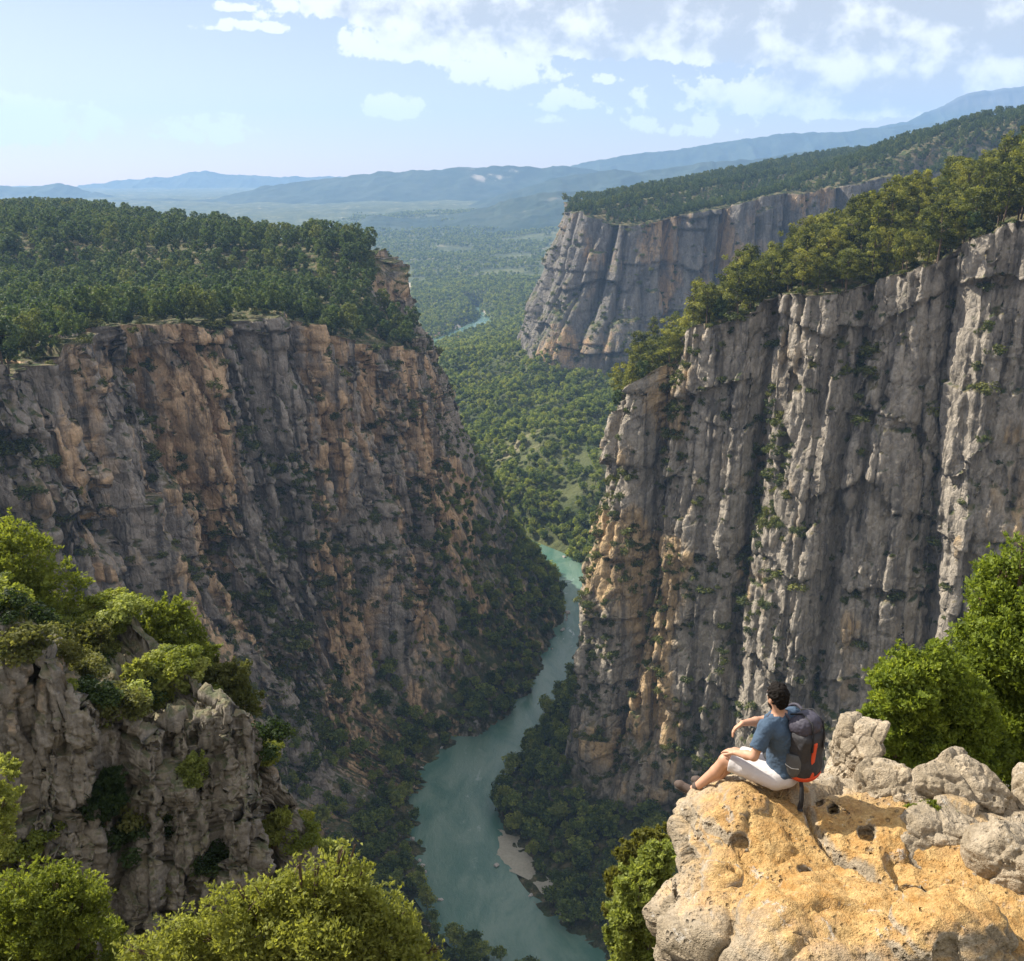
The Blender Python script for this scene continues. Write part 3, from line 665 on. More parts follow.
def clump_set(kind, seed):
    r = np.random.default_rng(seed); C, Rr = [], []
    if kind == 'pine':               # rounded, slightly layered crown of a red pine
        n = 34
        lean = r.normal(size=2) * .04
        for i in range(n):
            h = .32 + .62 * (i + r.random()) / n
            env = .27 * math.sin(math.pi * min(1, max(.08, (1.08 - h) / .92))) ** .5 * (.75 + .5 * r.random())
            a = i * 2.4 + r.random(); rr = env * (.35 + .6 * r.random())
            C.append((rr * math.cos(a) + lean[0] * h, rr * math.sin(a) + lean[1] * h, h)); Rr.append(.058 + .050 * r.random() * (1.3 - h))
    elif kind == 'cone':             # younger, pointed pine
        n = 30
        for i in range(n):
            h = .14 + .82 * (i + r.random()) / n; env = .25 * (1.03 - h) ** .8 * (.7 + .5 * r.random()); a = i * 2.4 + r.random()
            C.append((env * .75 * math.cos(a), env * .75 * math.sin(a), h)); Rr.append(.05 + .05 * (1.05 - h))
    elif kind == 'broad':
        n = 30
        for i in range(n):
            d = r.normal(size=3); d /= np.linalg.norm(d); q = .9 * r.random() ** .4
            C.append((d[0] * .30 * q, d[1] * .30 * q, .58 + d[2] * .32 * q)); Rr.append(.10 + .06 * r.random())
    elif kind == 'shrub':
        n = 16
        for i in range(n):
            a = r.random() * 6.28; q = r.random() ** .6 * .42
            C.append((q * math.cos(a), q * math.sin(a), .18 + .55 * r.random() * (1 - q))); Rr.append(.16 + .10 * r.random())
    return np.array(C), np.array(Rr)
def trunk_mesh(name, top, r0, seed):
    r = np.random.default_rng(seed); k = 6; h = np.linspace(-.03, top, k)
    p = np.stack([np.cumsum(r.normal(size=k) * .008), np.cumsum(r.normal(size=k) * .008), h], 1); parts = [quad_tube(p, r0 * np.linspace(1, .3, k), seg=6)]
    for j in range(5):
        i = r.integers(2, k - 1); a = r.random() * 6.28; L = .10 + .1 * r.random()
        e = p[i] + np.array([math.cos(a) * L, math.sin(a) * L, .05 + .05 * r.random()])
        parts.append(quad_tube([p[i], (p[i] + e) / 2 + [0, 0, .01], e], np.array([.4, .3, .12]) * r0, seg=4))
    V, F = merge(parts); return make_mesh(name, V, F, [M_bark])
class Proto: pass
def proto(kind, seed, mat, n, size, r0=.016):
    C, Rr = clump_set(kind, seed); V, F, t = leaf_cloud(n, C, Rr, size, seed); o = Proto()
    o.crown = make_mesh('crown', V, F, [mat], dict(tone=t), smooth=False)
    tv, tf = None, None
    o.trunk = trunk_mesh('trunk', .8 if kind in ('pine', 'cone') else .55, r0, seed)
    # one-mesh version for trees too small to show their parts
    k = len(o.trunk.vertices); a = np.empty(k * 3, np.float32); o.trunk.vertices.foreach_get('co', a)
    f = np.empty(len(o.trunk.loops), np.int32); o.trunk.loops.foreach_get('vertex_index', f)
    if kind == 'shrub': o.whole = o.crown
    else:
        V2 = np.vstack([V, a.reshape(-1, 3)]); F2 = np.vstack([F, f.reshape(-1, 4) + len(V)])
        o.whole = make_mesh('tree', V2, F2, [mat, M_bark], dict(tone=np.r_[t, np.full(k, .5)]), smooth=False, midx=np.r_[np.zeros(len(F)), np.ones(len(f) // 4)])
    return o
P_pine = [proto('pine', 100 + i, M_pine, 1300, .026) for i in range(5)] + [proto('cone', 150, M_pine, 900, .026)]
P_pineR = [proto('pine', 200 + i, M_pineR, 2400, .017) for i in range(3)] + [proto('cone', 250, M_pineR, 1900, .017)]
P_broad = [proto('broad', 300 + i, M_broad, 700, .040) for i in range(4)]
P_shrub = [proto('shrub', 400 + i, M_shrub, 420, .058) for i in range(4)]

# a stand too large to count: one object, its points carrying copies of trees
def scatter_group():
    g = bpy.data.node_groups.new('scatter_trees', 'GeometryNodeTree')
    return g
def stuff(name, P, size, rot, protos, z_sink=0.0):
    """one mesh of points; geometry nodes set a tree on each"""
    n = len(P); me = bpy.data.meshes.new(name); me.vertices.add(n); me.vertices.foreach_set('co', np.ascontiguousarray(P, np.float32).ravel())
    for nm, v, ty in (('size', size, 'FLOAT'), ('turn', rot, 'FLOAT')):
        a = me.attributes.new(nm, ty, 'POINT'); a.data.foreach_set('value', np.ascontiguousarray(v, np.float32))
    a = me.attributes.new('sort', 'INT', 'POINT'); a.data.foreach_set('value', rng.integers(0, len(protos), n).astype(np.int32))
    o = add_obj(name, me)
    g = bpy.data.node_groups.new(name + '_nodes', 'GeometryNodeTree')
    g.interface.new_socket('Geometry', in_out='INPUT', socket_type='NodeSocketGeometry'); g.interface.new_socket('Geometry', in_out='OUTPUT', socket_type='NodeSocketGeometry')
    N, Lk = g.nodes, g.links; gi, go = N.new('NodeGroupInput'), N.new('NodeGroupOutput'); jn = N.new('GeometryNodeJoinGeometry')
    def named(nm, ty):
        x = N.new('GeometryNodeInputNamedAttribute'); x.data_type = ty; x.inputs[0].default_value = nm
        return x.outputs[0]
    srt, siz, trn = named('sort', 'INT'), named('size', 'FLOAT'), named('turn', 'FLOAT')
    rv = N.new('ShaderNodeCombineXYZ'); Lk.new(trn, rv.inputs[2])
    for i, src in enumerate(protos):
        oi = N.new('GeometryNodeObjectInfo'); oi.inputs[0].default_value = src; oi.transform_space = 'ORIGINAL'
        cmp = N.new('FunctionNodeCompare'); cmp.data_type = 'INT'; cmp.operation = 'EQUAL'
        ia = [s for s in cmp.inputs if s.type == 'INT']; Lk.new(srt, ia[0]); ia[1].default_value = i
        ip = N.new('GeometryNodeInstanceOnPoints'); Lk.new(gi.outputs[0], ip.inputs['Points']); Lk.new(cmp.outputs[0], ip.inputs['Selection'])
        Lk.new(oi.outputs['Geometry'], ip.inputs['Instance']); Lk.new(siz, ip.inputs['Scale']); Lk.new(rv.outputs[0], ip.inputs['Rotation'])
        Lk.new(ip.outputs[0], jn.inputs[0])
    Lk.new(jn.outputs[0], go.inputs[0])
    md = o.modifiers.new('trees', 'NODES'); md.node_group = g
    return tag(o, kind='stuff')

# ------------------------------------------------------------------ where things grow
def rank(P, h):
    px, py, dep = project(P + np.array([0, 0, 1.]) * np.asarray(h)[:, None] * .5)
    s = np.asarray(h) / np.maximum(dep, 1); s[(px < -10) | (px > 1034) | (py < -20) | (py > 981)] = 0
    return s
def hide_behind(P, margin=3):
    """True where another wall of the canyon clearly stands in front (coarse depth map of the sheets)"""
    return None
grid_w, grid_h = 256, 241
zb = np.full((grid_h, grid_w), 1e9, np.float32)
def zsplat(sh):
    V, F = sh.V, sh.F; px, py, dep = project(V); ok = dep > 1
    for k in range(3):                                       # a few points per face fill the coarse map
        for l in range(3):
            u, v = (k + .5) / 3, (l + .5) / 3
            w = [(1 - u) * (1 - v), u * (1 - v), u * v, (1 - u) * v]
            x = sum(px[F[:, i]] * w[i] for i in range(4)); y = sum(py[F[:, i]] * w[i] for i in range(4)); d = sum(dep[F[:, i]] * w[i] for i in range(4))
            g = (d > 1) & (x >= 0) & (x < 1024) & (y >= 0) & (y < 961); np.minimum.at(zb, ((y[g] / 4).astype(int), (x[g] / 4).astype(int)), d[g])
for sh in (left, right, mesa, ground): zsplat(sh)
def seen(P, h, slack=1.03):
    """roughly: is any of base, middle, top of a tree of height h not hidden by the rock?"""
    out = np.zeros(len(P), bool)
    for f in (.25, .6, 1.0):
        px, py, dep = project(P + np.outer(np.asarray(h) * f, [0, 0, 1.]))
        ok = (dep > 1) & (px > -420) & (px < 1444) & (py > -120) & (py < 1200); inside = (px >= 0) & (px < 1024) & (py >= 0) & (py < 961)
        xi = np.clip((px / 4).astype(int), 0, grid_w - 1); yi = np.clip((py / 4).astype(int), 0, grid_h - 1)
        out |= ok & (~inside | (dep < zb[yi, xi] * slack + 4))
    return out
def place(obj, p, h, rz, wid=1.0, tilt=0.0):
    obj.location = p; obj.rotation_euler = (rng.normal() * tilt, rng.normal() * tilt, rz); obj.scale = (h * wid, h * wid, h)
_tree_n = [0]
def tree_parts(name, pr, p, h, label, group, cat, wid=1.0):
    e = empty(name); place(e, p, h, rng.random() * 6.28, wid, .03); tag(e, label, cat, group)
    c = add_obj('crown', pr.crown, e); t = add_obj('trunk', pr.trunk, e); return e
def tree_whole(name, pr, p, h, label, group, cat, wid=1.0):
    o = add_obj(name, pr.whole); place(o, p, h, rng.random() * 6.28, wid, .03); return tag(o, label, cat, group)

# --- pines: sunny rim of the right wall, rim and back of the left plateau, top of the far mesa
def on_plateau(sh, n, hlo, hhi, rmin, cond=None, weight=None):
    w = (sh.zone < .5).astype(float)
    if weight is not None: w = w * weight(sh.V)
    P, N = sample(sh, n, w); h = hlo + (hhi - hlo) * rng.random(len(P)); ok = seen(P, h)
    if sh is left:                                           # the end of the upper tier is bare rock
        px, py, _ = project(P); ok &= ~((px > 374) & (P[:, 1] > 655))
    P, h = P[ok], h[ok]; k = thin(P, rmin * (.8 + .4 * rng.random(len(P)))); return P[k], h[k]
zoneA, hA = on_plateau(right, 3000, 9, 25, 5.8, weight=lambda V: np.exp(-np.maximum(0, V[:, 1] - 400) / 120))
zoneB, hB = on_plateau(left, 12000, 9, 21, 7.0)
zoneC, hC = on_plateau(mesa, 20000, 8, 16, 6.6)
pines = [(zoneA, hA, 'R'), (zoneB, hB, 'L'), (zoneC, hC, 'M')]
rk = np.concatenate([rank(P, h) * (1.6 if z == 'R' else 1) for P, h, z in pines]); cut = np.sort(rk)[::-1][min(299, len(rk) - 1)]
restP, restH = [], []
for P, h, z in pines:
    r = rank(P, h) * (1.6 if z == 'R' else 1)
    for i in range(len(P)):
        if r[i] >= cut:
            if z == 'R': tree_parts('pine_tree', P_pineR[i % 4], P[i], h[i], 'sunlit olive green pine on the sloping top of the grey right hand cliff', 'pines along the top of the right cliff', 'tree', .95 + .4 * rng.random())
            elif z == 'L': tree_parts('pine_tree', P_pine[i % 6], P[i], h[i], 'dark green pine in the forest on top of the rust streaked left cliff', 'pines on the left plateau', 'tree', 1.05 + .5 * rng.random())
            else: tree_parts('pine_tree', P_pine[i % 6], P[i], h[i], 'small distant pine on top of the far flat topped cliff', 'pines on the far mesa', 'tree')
    m = r < cut; restP.append(P[m]); restH.append(h[m])
print('pines', [len(P) for P, _, _ in pines], 'rest', sum(map(len, restP)))
src_pine = [o for o in col.objects if o.name.startswith('crown') and o.parent and o.parent['group'] == 'pines on the left plateau']
srcs = []
for pr in P_pine:
    for o in src_pine:
        if o.data == pr.crown: srcs.append(o); break
rp, rh = np.concatenate(restP), np.concatenate(restH)
stuff('pine_forest', rp, rh, rng.random(len(rp)) * 6.28, srcs)

# --- trees of the valley floor, the river banks and the wooded slopes under the cliffs
def slope_w(sh): return lambda V: 1
Pg, Ng = sample(ground, 90000, (ground.d > 2) * (ground.V[:, 1] > 480) * (ground.V[:, 1] < 3000) * (ground.V[:, 0] > -.17 * ground.V[:, 1] - 20) * (ground.V[:, 0] < .24 * ground.V[:, 1] + 20.))
hg = 7 + 9 * rng.random(len(Pg)) ** 1.4; ok = seen(Pg, hg); Pg, hg = Pg[ok], hg[ok]
clear = fbm(Pg[:, 0] / 60, Pg[:, 1] / 60, 0, 77, 3) + .1 * rng.random(len(Pg)) < np.where(rng.random(len(Pg)) < .3, .5, .17)
Pg, hg = Pg[clear], hg[clear]; k = thin(Pg, (4.0 + Pg[:, 1] / 1000) * (.8 + .5 * rng.random(len(Pg)))); Pg, hg = Pg[k], hg[k]
def talus_pts(sh, n, lo=2.0, hi=3.0, clump=None):
    P, N = sample(sh, n, ((sh.zone > lo) & (sh.zone < hi)).astype(float)); P = P[(P[:, 2] > .6)]; return P
PtL = talus_pts(left, 12000, 1.9); PtL = PtL[(PtL[:, 1] > 560) | (PtL[:, 2] < 12) | (rng.random(len(PtL)) < .22)]; PtR = talus_pts(right, 5000, 2.05); PtM = talus_pts(mesa, 2500, 2.1)
Pm = np.array([Zp(a, b, 1) for a, b in [(432, 925), (440, 948), (452, 940), (462, 958), (474, 950), (486, 966), (500, 962), (515, 970), (530, 978), (445, 970), (470, 980), (425, 900), (420, 880), (436, 936), (458, 948), (468, 968), (494, 958), (505, 975), (522, 964), (480, 962), (448, 958), (540, 985), (428, 912)]])
Pt = np.concatenate([PtL, PtR, PtM, Pm]); ht = 4 + 10 * rng.random(len(Pt)) ** 1.4 * np.clip(1.2 - Pt[:, 2] / 160, .4, 1)
ok = seen(Pt, ht); Pt, ht = Pt[ok], ht[ok]; k = thin(Pt, 3.6 * (.7 + .6 * rng.random(len(Pt)))); Pt, ht = Pt[k], ht[k]
Pv, hv = np.concatenate([Pg, Pt]), np.concatenate([hg, ht]); isT = np.r_[np.zeros(len(Pg), bool), np.ones(len(Pt), bool)]
r = rank(Pv, hv); cut = np.sort(r)[::-1][299]
vo = []
for i in np.where(r >= cut)[0]:
    px, py, dp = project(Pv[i])
    if isT[i] and Pv[i, 0] < RC[np.argmin(np.abs(RC[:, 1] - Pv[i, 1])), 0]:
        lab, gr = 'dark leafy tree at the shaded foot of the left cliff beside the river', 'trees under the left cliff'
    elif isT[i]:
        lab, gr = 'dark leafy tree on the wooded bank below the right cliff by the gravel bar', 'trees under the right cliff'
    else: lab, gr = 'green leafy tree on the sunlit valley floor beyond the canyon', 'trees on the valley floor'
    vo.append(tree_whole('leafy_tree', P_broad[i % 4], Pv[i], hv[i], lab, gr, 'tree', 1 + .5 * rng.random()))
print('valley', len(Pg), len(Pt), 'individual', len(vo))
srcb = []
for pr in P_broad: srcb.append(next(o for o in vo if o.data == pr.whole))
m = r < cut; stuff('valley_forest', Pv[m], hv[m], rng.random(m.sum()) * 6.28, srcb)
# farther woods that read as one mass
Pf, _ = sample(ground, 26000, ((ground.V[:, 1] > 2800) & (ground.V[:, 1] < 6000) & (np.abs(ground.V[:, 0]) < 900)).astype(float)); hf = 7 + 8 * rng.random(len(Pf)); ok = seen(Pf, hf); Pf, hf = Pf[ok], hf[ok]
cl = fbm(Pf[:, 0] / 200, Pf[:, 1] / 200, 0, 78, 4) < .12; Pf, hf = Pf[cl], hf[cl]
far_src = []
stuff('distant_woods', Pf, hf * 1.2, rng.random(len(Pf)) * 6.28, srcb[:2])

# --- shrubs clinging to the rock
def cliff_pts(sh, n, dens, zlo=.75, zhi=2.0):
    w = ((sh.zone > zlo) & (sh.zone < zhi)) * dens(sh); return sample(sh, n, w)
def dens_l(sh):
    nz = sh.N[:, 2]; f = fbm(sh.s / 30, sh.V[:, 2] / 48, 0, 91, 4); return np.clip(.15 + nz, .03, 1) * (.08 + 2.0 * sstep(-.02, .22, f) + 2.6 * sstep(-1, -10, sh.rel)) * (1 + 1.2 * sstep(180, 60, sh.V[:, 2]))
def dens_r(sh):
    nz = sh.N[:, 2]; f = fbm(sh.s / 22, sh.V[:, 2] / 34, 0, 92, 4); lft = sstep(150, 60, sh.V[:, 0])
    return np.clip(nz, .0, 1) ** 1.3 * (.2 + 2.2 * sstep(.0, .20, f) + 1.6 * sstep(-2, -9, sh.rel)) * (.5 + 2.2 * lft)
def dens_m(sh): return np.clip(sh.N[:, 2], 0, 1) ** 1.3
A, NA = cliff_pts(left, 14000, dens_l); B, NB = cliff_pts(right, 6000, dens_r); Cc, NC = cliff_pts(mesa, 1600, dens_m)
# a fringe of low scrub on the rims
E, NE = sample(left, 900, ((left.zone < .5) * np.exp(-np.maximum(0, 0) * left.zone)).astype(float) * (left.V[:, 0] > -330)); D_, ND = sample(right, 1500, (right.zone < .5).astype(float) * (right.V[:, 1] < 560))
Ps = np.concatenate([A, B, Cc, E, D_]); zid = np.concatenate([np.full(len(a), i) for i, a in enumerate((A, B, Cc, E, D_))])
hs = np.where(zid == 2, 5, np.where(zid == 1, 3.8, np.where(zid == 0, 4.6, 3.4))) * (.55 + 1.15 * rng.random(len(Ps)) ** 1.7)
ok = seen(Ps, hs, 1.01); Ps, hs, zid = Ps[ok], hs[ok], zid[ok]; k = thin(Ps, hs * .5); Ps, hs, zid = Ps[k], hs[k], zid[k]
r = rank(Ps, hs); cut = np.sort(r)[::-1][299]; so = []
lab = {0: ('dark shrub rooted in a crack of the shaded left cliff face', 'shrubs on the left cliff face'), 1: ('olive shrub growing on a ledge of the grey right cliff face', 'shrubs on the right cliff face'),
       2: ('shrub on a ledge of the far flat topped cliff', 'shrubs on the far mesa'), 3: ('low shrub between the pines on the left plateau', 'shrubs on the left plateau'), 4: ('low olive shrub between the pines above the right cliff', 'shrubs above the right cliff')}
for i in np.where(r >= cut)[0]:
    so.append(tree_whole('shrub', P_shrub[i % 4], Ps[i] - np.array([0, 0, .12 * hs[i]]), hs[i], *lab[zid[i]], 'shrub', 1.0 + .5 * rng.random()))
srcs_s = [next(o for o in so if o.data == pr.whole) for pr in P_shrub]
m = r < cut; stuff('cliff_scrub', Ps[m] - np.outer(hs[m] * .12, [0, 0, 1]), hs[m], rng.random(m.sum()) * 6.28, srcs_s)
print('shrubs', len(Ps))
# ------------------------------------------------------------------ the near slope the photographer stands on
def ramp_z(x, y):
    t = x / np.maximum(y, 1.5)
    k = .93 + .50 * sstep(-.165, -.105, t) - .56 * sstep(.115, .16, t)
    z = CAMZ - 1.75 - k * np.maximum(0, y - .6) - .0006 * np.maximum(0, y - 60) ** 2 * (k > 0)
    n = fbm(x / 3.2, y / 3.2, 0, 61, 4) * np.minimum(1.6, .12 * np.abs(y) + .1) + fbm(x / 14, y / 14, 0, 62, 3) * np.minimum(4, .10 * np.abs(y))
    return np.maximum(z + n, -8)
def build_slope():
    t = np.linspace(-1.5, 1.5, 260); Y = np.r_[np.linspace(-8, .4, 8), np.geomspace(.6, 260, 240)]
    T_, YY = np.meshgrid(t, Y); X = T_ * np.maximum(YY, 9.0); V = np.stack([X, YY, ramp_z(X, YY)], -1).reshape(-1, 3)
    me = make_mesh('hillside', V, grid_faces(*X.shape), [M_outc], dict(blk=np.full(len(V), .5))); tag(add_obj('hillside', me), kind='structure')
    s = Sheet(); s.V = V; s.F = grid_faces(*X.shape); s.N = normals(V, s.F); s.zone = np.zeros(len(V)); return s
slope = build_slope()
outcrop = cliff_sheet(
    rim=[W(*a) for a in [(-420, 640, 32), (-160, 634, 34), (-60, 628, 35), (20, 638, 35), (66, 664, 35.5), (110, 690, 36), (150, 712, 36.6), (190, 716, 37.2), (235, 716, 37.8), (262, 748, 38.6), (282, 800, 39.6), (300, 850, 41)]] + [W(300, 862, 47)],
    base=[W(*a) for a in [(-420, 1000, 26), (-160, 985, 29.5), (-60, 980, 30.5), (20, 978, 31.2), (66, 975, 31.8), (110, 970, 32.4), (150, 965, 33), (190, 955, 34), (235, 945, 35), (276, 938, 36.5), (306, 932, 38.4), (328, 930, 41)]] + [W(330, 925, 47)],
    toe=[W(*a) for a in [(-420, 1120, 23), (-160, 1100, 26), (-60, 1090, 27), (20, 1085, 28), (66, 1080, 28.6), (110, 1075, 29), (150, 1065, 30), (190, 1055, 31), (235, 1040, 32), (290, 1030, 34), (330, 1015, 37), (350, 1000, 41)]] + [W(350, 990, 47)],
    inland=(-.75, .66), Pz=lambda x, y, d, rz: rz + .16 * np.minimum(d, 9) - .9 * np.maximum(0, d - 11), S=.105, step=.058, seed=83, D=26, nP=90, nT=26, amp=.9, rim_j=9, blk_=(((1.5, 1.5, 3.0), .62, .40), ((.62, .62, 1.3), .20, .16), ((.26, .26, .4), .09, .06)))
tag(add_obj('rock_outcrop', make_mesh('rock_outcrop', outcrop.V, outcrop.F, [M_outc], dict(blk=outcrop.blk))), kind='structure')

# ------------------------------------------------------------------ sunlit ledge and boulders
def ledge_mat():
    m, T, b, o = new_mat('pitted_limestone')
    P = T.node('ShaderNodeTexCoord').outputs['Object']; stain = T.attr('stain')
    n1 = T.noise(P, 1.6, 6, .65, .4); n2 = T.noise(P, 7.0, 6, .7); n3 = T.noise(P, 40.0, 4, .7)
    g = T.mix(T.ss(n1, .32, .68), (.28, .225, .155), (.54, .45, .335))
    g = T.mix(T.m('MULTIPLY', T.ss(n2, .55, .78), .55), g, (.20, .165, .125))
    ora = T.mix(T.ss(n2, .3, .7), (.42, .225, .070), (.58, .39, .17))
    c = T.mix(T.ss(T.m('ADD', stain, T.m('ADD', T.m('MULTIPLY', T.m('SUBTRACT', n1, .5), 1.8), T.m('MULTIPLY', T.m('SUBTRACT', n2, .5), .9))), .10, .95), g, ora)
    c = T.mix(T.ss(n3, .3, .8), T.mix(1.0, c, (.72, .72, .72), 'MULTIPLY'), T.mix(1.0, c, (1.16, 1.16, 1.16), 'MULTIPLY'))
    lich = T.ss(T.noise(P, 4.5, 5, .75, .5), .60, .68)
    c = T.mix(T.m('MULTIPLY', lich, .6), c, (.50, .475, .43))
    v = T.node('ShaderNodeTexVoronoi', dict(feature='F1'), Vector=P, Scale=15.0); v2 = T.node('ShaderNodeTexVoronoi', dict(feature='F1'), Vector=P, Scale=37.0)
    reg = T.ss(T.noise(P, 2.3, 3, .5), .42, .62)
    pit = T.m('MULTIPLY', T.ss(v.outputs['Distance'], .12, .34, 1, 0), reg); pit2 = T.m('MULTIPLY', T.ss(v2.outputs['Distance'], .10, .32, 1, 0), T.ss(T.noise(P, 3.1, 3, .5), .45, .6))
    c = T.mix(T.m('MULTIPLY', pit, .45), c, (.10, .085, .07))
    T.put(b.inputs['Base Color'], c); b.inputs['Roughness'].default_value = .9; b.inputs['Specular IOR Level'].default_value = .2
    h = T.m('ADD', T.m('MULTIPLY', n1, .12), T.m('ADD', T.m('MULTIPLY', n2, .085), T.m('ADD', T.m('MULTIPLY', n3, .013), T.m('MULTIPLY', T.noise(P, 17.0, 5, .75), .030))))
    cr = T.node('ShaderNodeTexVoronoi', dict(feature='DISTANCE_TO_EDGE'), Vector=T.node('ShaderNodeVectorMath', dict(operation='ADD'), i0=P, i1=T.scale(T.node('ShaderNodeTexNoise', None, Vector=P, Scale=1.8).outputs['Color'], (1.1, 1.1, 1.1))).outputs[0], Scale=1.5)
    h = T.m('ADD', h, T.m('MULTIPLY', T.m('MULTIPLY', T.m('MINIMUM', cr.outputs['Distance'], .022), 1.8), 0.0))
    h = T.m('SUBTRACT', h, T.m('ADD', T.m('MULTIPLY', pit, .05), T.m('MULTIPLY', pit2, .018)))
    bp = T.node('ShaderNodeBump', None, Strength=.9, Distance=1.0, Height=h); T.l.new(bp.outputs[0], b.inputs['Normal'])
    return m
M_ledge = ledge_mat()
def rotm(yaw=0, tiltx=0, tilty=0):
    from mathutils import Euler
    return np.array(Euler((R(tiltx), R(tilty), R(yaw))).to_matrix()).T
def build_ledge():
    G = SDF((.0, 4.6, 291.2), (5.0, 8.6, 296.0), .03)
    G.F[:] = 3
    G.box((2.95, 6.95, 293.25), (1.18, 1.02, 1.55), rotm(-6, 5, -2), r=.2, k=.15)
    G.box((3.9, 6.35, 293.15), (1.2, 1.4, 1.6), rotm(4, 3, 2), r=.4, k=.25)
    G.box((2.22, 6.45, 292.6), (.68, 1.0, 1.55), rotm(-14, 8, -14), r=.4, k=.3)
    G.box((1.78, 5.95, 292.0), (.72, .8, 1.5), rotm(-10, 6, -16), r=.25, k=.25)
    G.box((3.55, 7.7, 293.2), (.95, .65, 1.5), rotm(-8, 4, 0), r=.35, k=.25)
    c = W(738, 812, 7.45); G.ell(c - [0, 0, .24], (.52, .60, .44), k=.2)
    c = W(712, 890, 6.55); G.ell(c - [0, 0, .45], (.42, .55, .75), k=.12)
    c = W(845, 915, 5.72); G.ell(c - [0, 0, .42], (.92, .62, .50), rotm(12, 8, 4), k=.12)
    c = W(940, 925, 5.6); G.ell(c - [0, 0, .3], (.62, .5, .52), k=.12)
    c = W(735, 925, 5.9); G.ell(c - [0, 0, .52], (.6, .5, .6), k=.15)
    def nz(X, Y, Z):
        d = .13 * fbm(X / 1.15, Y / 1.15, Z / .8, 71, 3) + .09 * fbm(X / .42, Y / .42, Z / .34, 72, 3)
        r = ridged(X / .9 + .3, Y / .9, Z / 1.1, 73, 3); d = d + .09 * sstep(.84, .97, r)
        lay = Z / .42 + .9 * fbm(X / 1.2, Y / 1.2, Z / 1.2, 74, 2); d = d + .05 * np.abs((lay - np.floor(lay)) - .5)
        return d
    G.add(nz)
    a, b = W(806, 792, 7.55), W(884, 868, 6.62)              # the open joint across the slab
    V, F = G.mesh(); N = normals(V, F)
    d = .045 * fbm(V[:, 0] / .10, V[:, 1] / .10, V[:, 2] / .08, 75, 4) + .10 * fbm(V[:, 0] / .30, V[:, 1] / .30, V[:, 2] / .22, 76, 3)
    b_, _ = blocks(V, N, 77, (.95, .95, .55), .17, .06, .6, .35); b2_, _ = blocks(V, N, 78, (.36, .36, .22), .06, .035, .5, .4); V = V + N * (d * .8 + (b_ + b2_) * (1 - .45 * sstep(.6, .9, N[:, 2])))[:, None]; N = normals(V, F)
    x, y = V[:, 0], V[:, 1]
    wx = x + .10 * fbm(x / .35, y / .35, 0, 301, 3); wy = y + .10 * fbm(x / .35, y / .35, 5, 302, 3)
    for pl, wd, dp in (([W(800, 786, 7.6), W(812, 806, 7.3), W(836, 836, 6.95), W(862, 852, 6.75), W(888, 875, 6.5), W(930, 900, 6.2)], .040, .15), ([W(705, 800, 7.3), W(735, 822, 7.0), W(760, 860, 6.6)], .018, .05),
                       ([W(770, 885, 6.35), W(830, 880, 6.4), W(880, 872, 6.5)], .022, .07), ([W(690, 870, 6.6), W(730, 880, 6.45), W(800, 930, 5.9)], .02, .06), ([W(905, 880, 6.4), W(960, 870, 6.5), W(1010, 905, 6.2)], .022, .07)):
        dm = np.full(len(x), 9.)
        for p, q in zip(pl[:-1], pl[1:]):
            e = (q - p)[:2]; t = np.clip(((wx - p[0]) * e[0] + (wy - p[1]) * e[1]) / (e @ e), 0, 1); dm = np.minimum(dm, np.hypot(wx - p[0] - t * e[0], wy - p[1] - t * e[1]))
        V[:, 2] -= dp * np.exp(-(dm / wd) ** 2) * sstep(.2, .6, N[:, 2])
    N = normals(V, F); x, y = V[:, 0], V[:, 1]
    st = 1.1 * np.exp(-((x - 2.75) / 1.35) ** 4 - ((y - 6.7) / 1.15) ** 4) + .8 * np.exp(-((x - 3.0) / 1.1) ** 2 - ((y - 5.75) / .6) ** 2)
    st = st * sstep(.30, .80, N[:, 2])
    c0 = np.array([2.8, 6.6, 293.2]); o = add_obj('rock_ledge', make_mesh('rock_ledge', V - c0, F, [M_ledge], dict(stain=st))); o.location = c0
    tag(o, 'large jutting rock ledge with orange stained flat top that the hiker sits on', 'rock ledge'); return V, N
ledgeV, ledgeN = build_ledge()
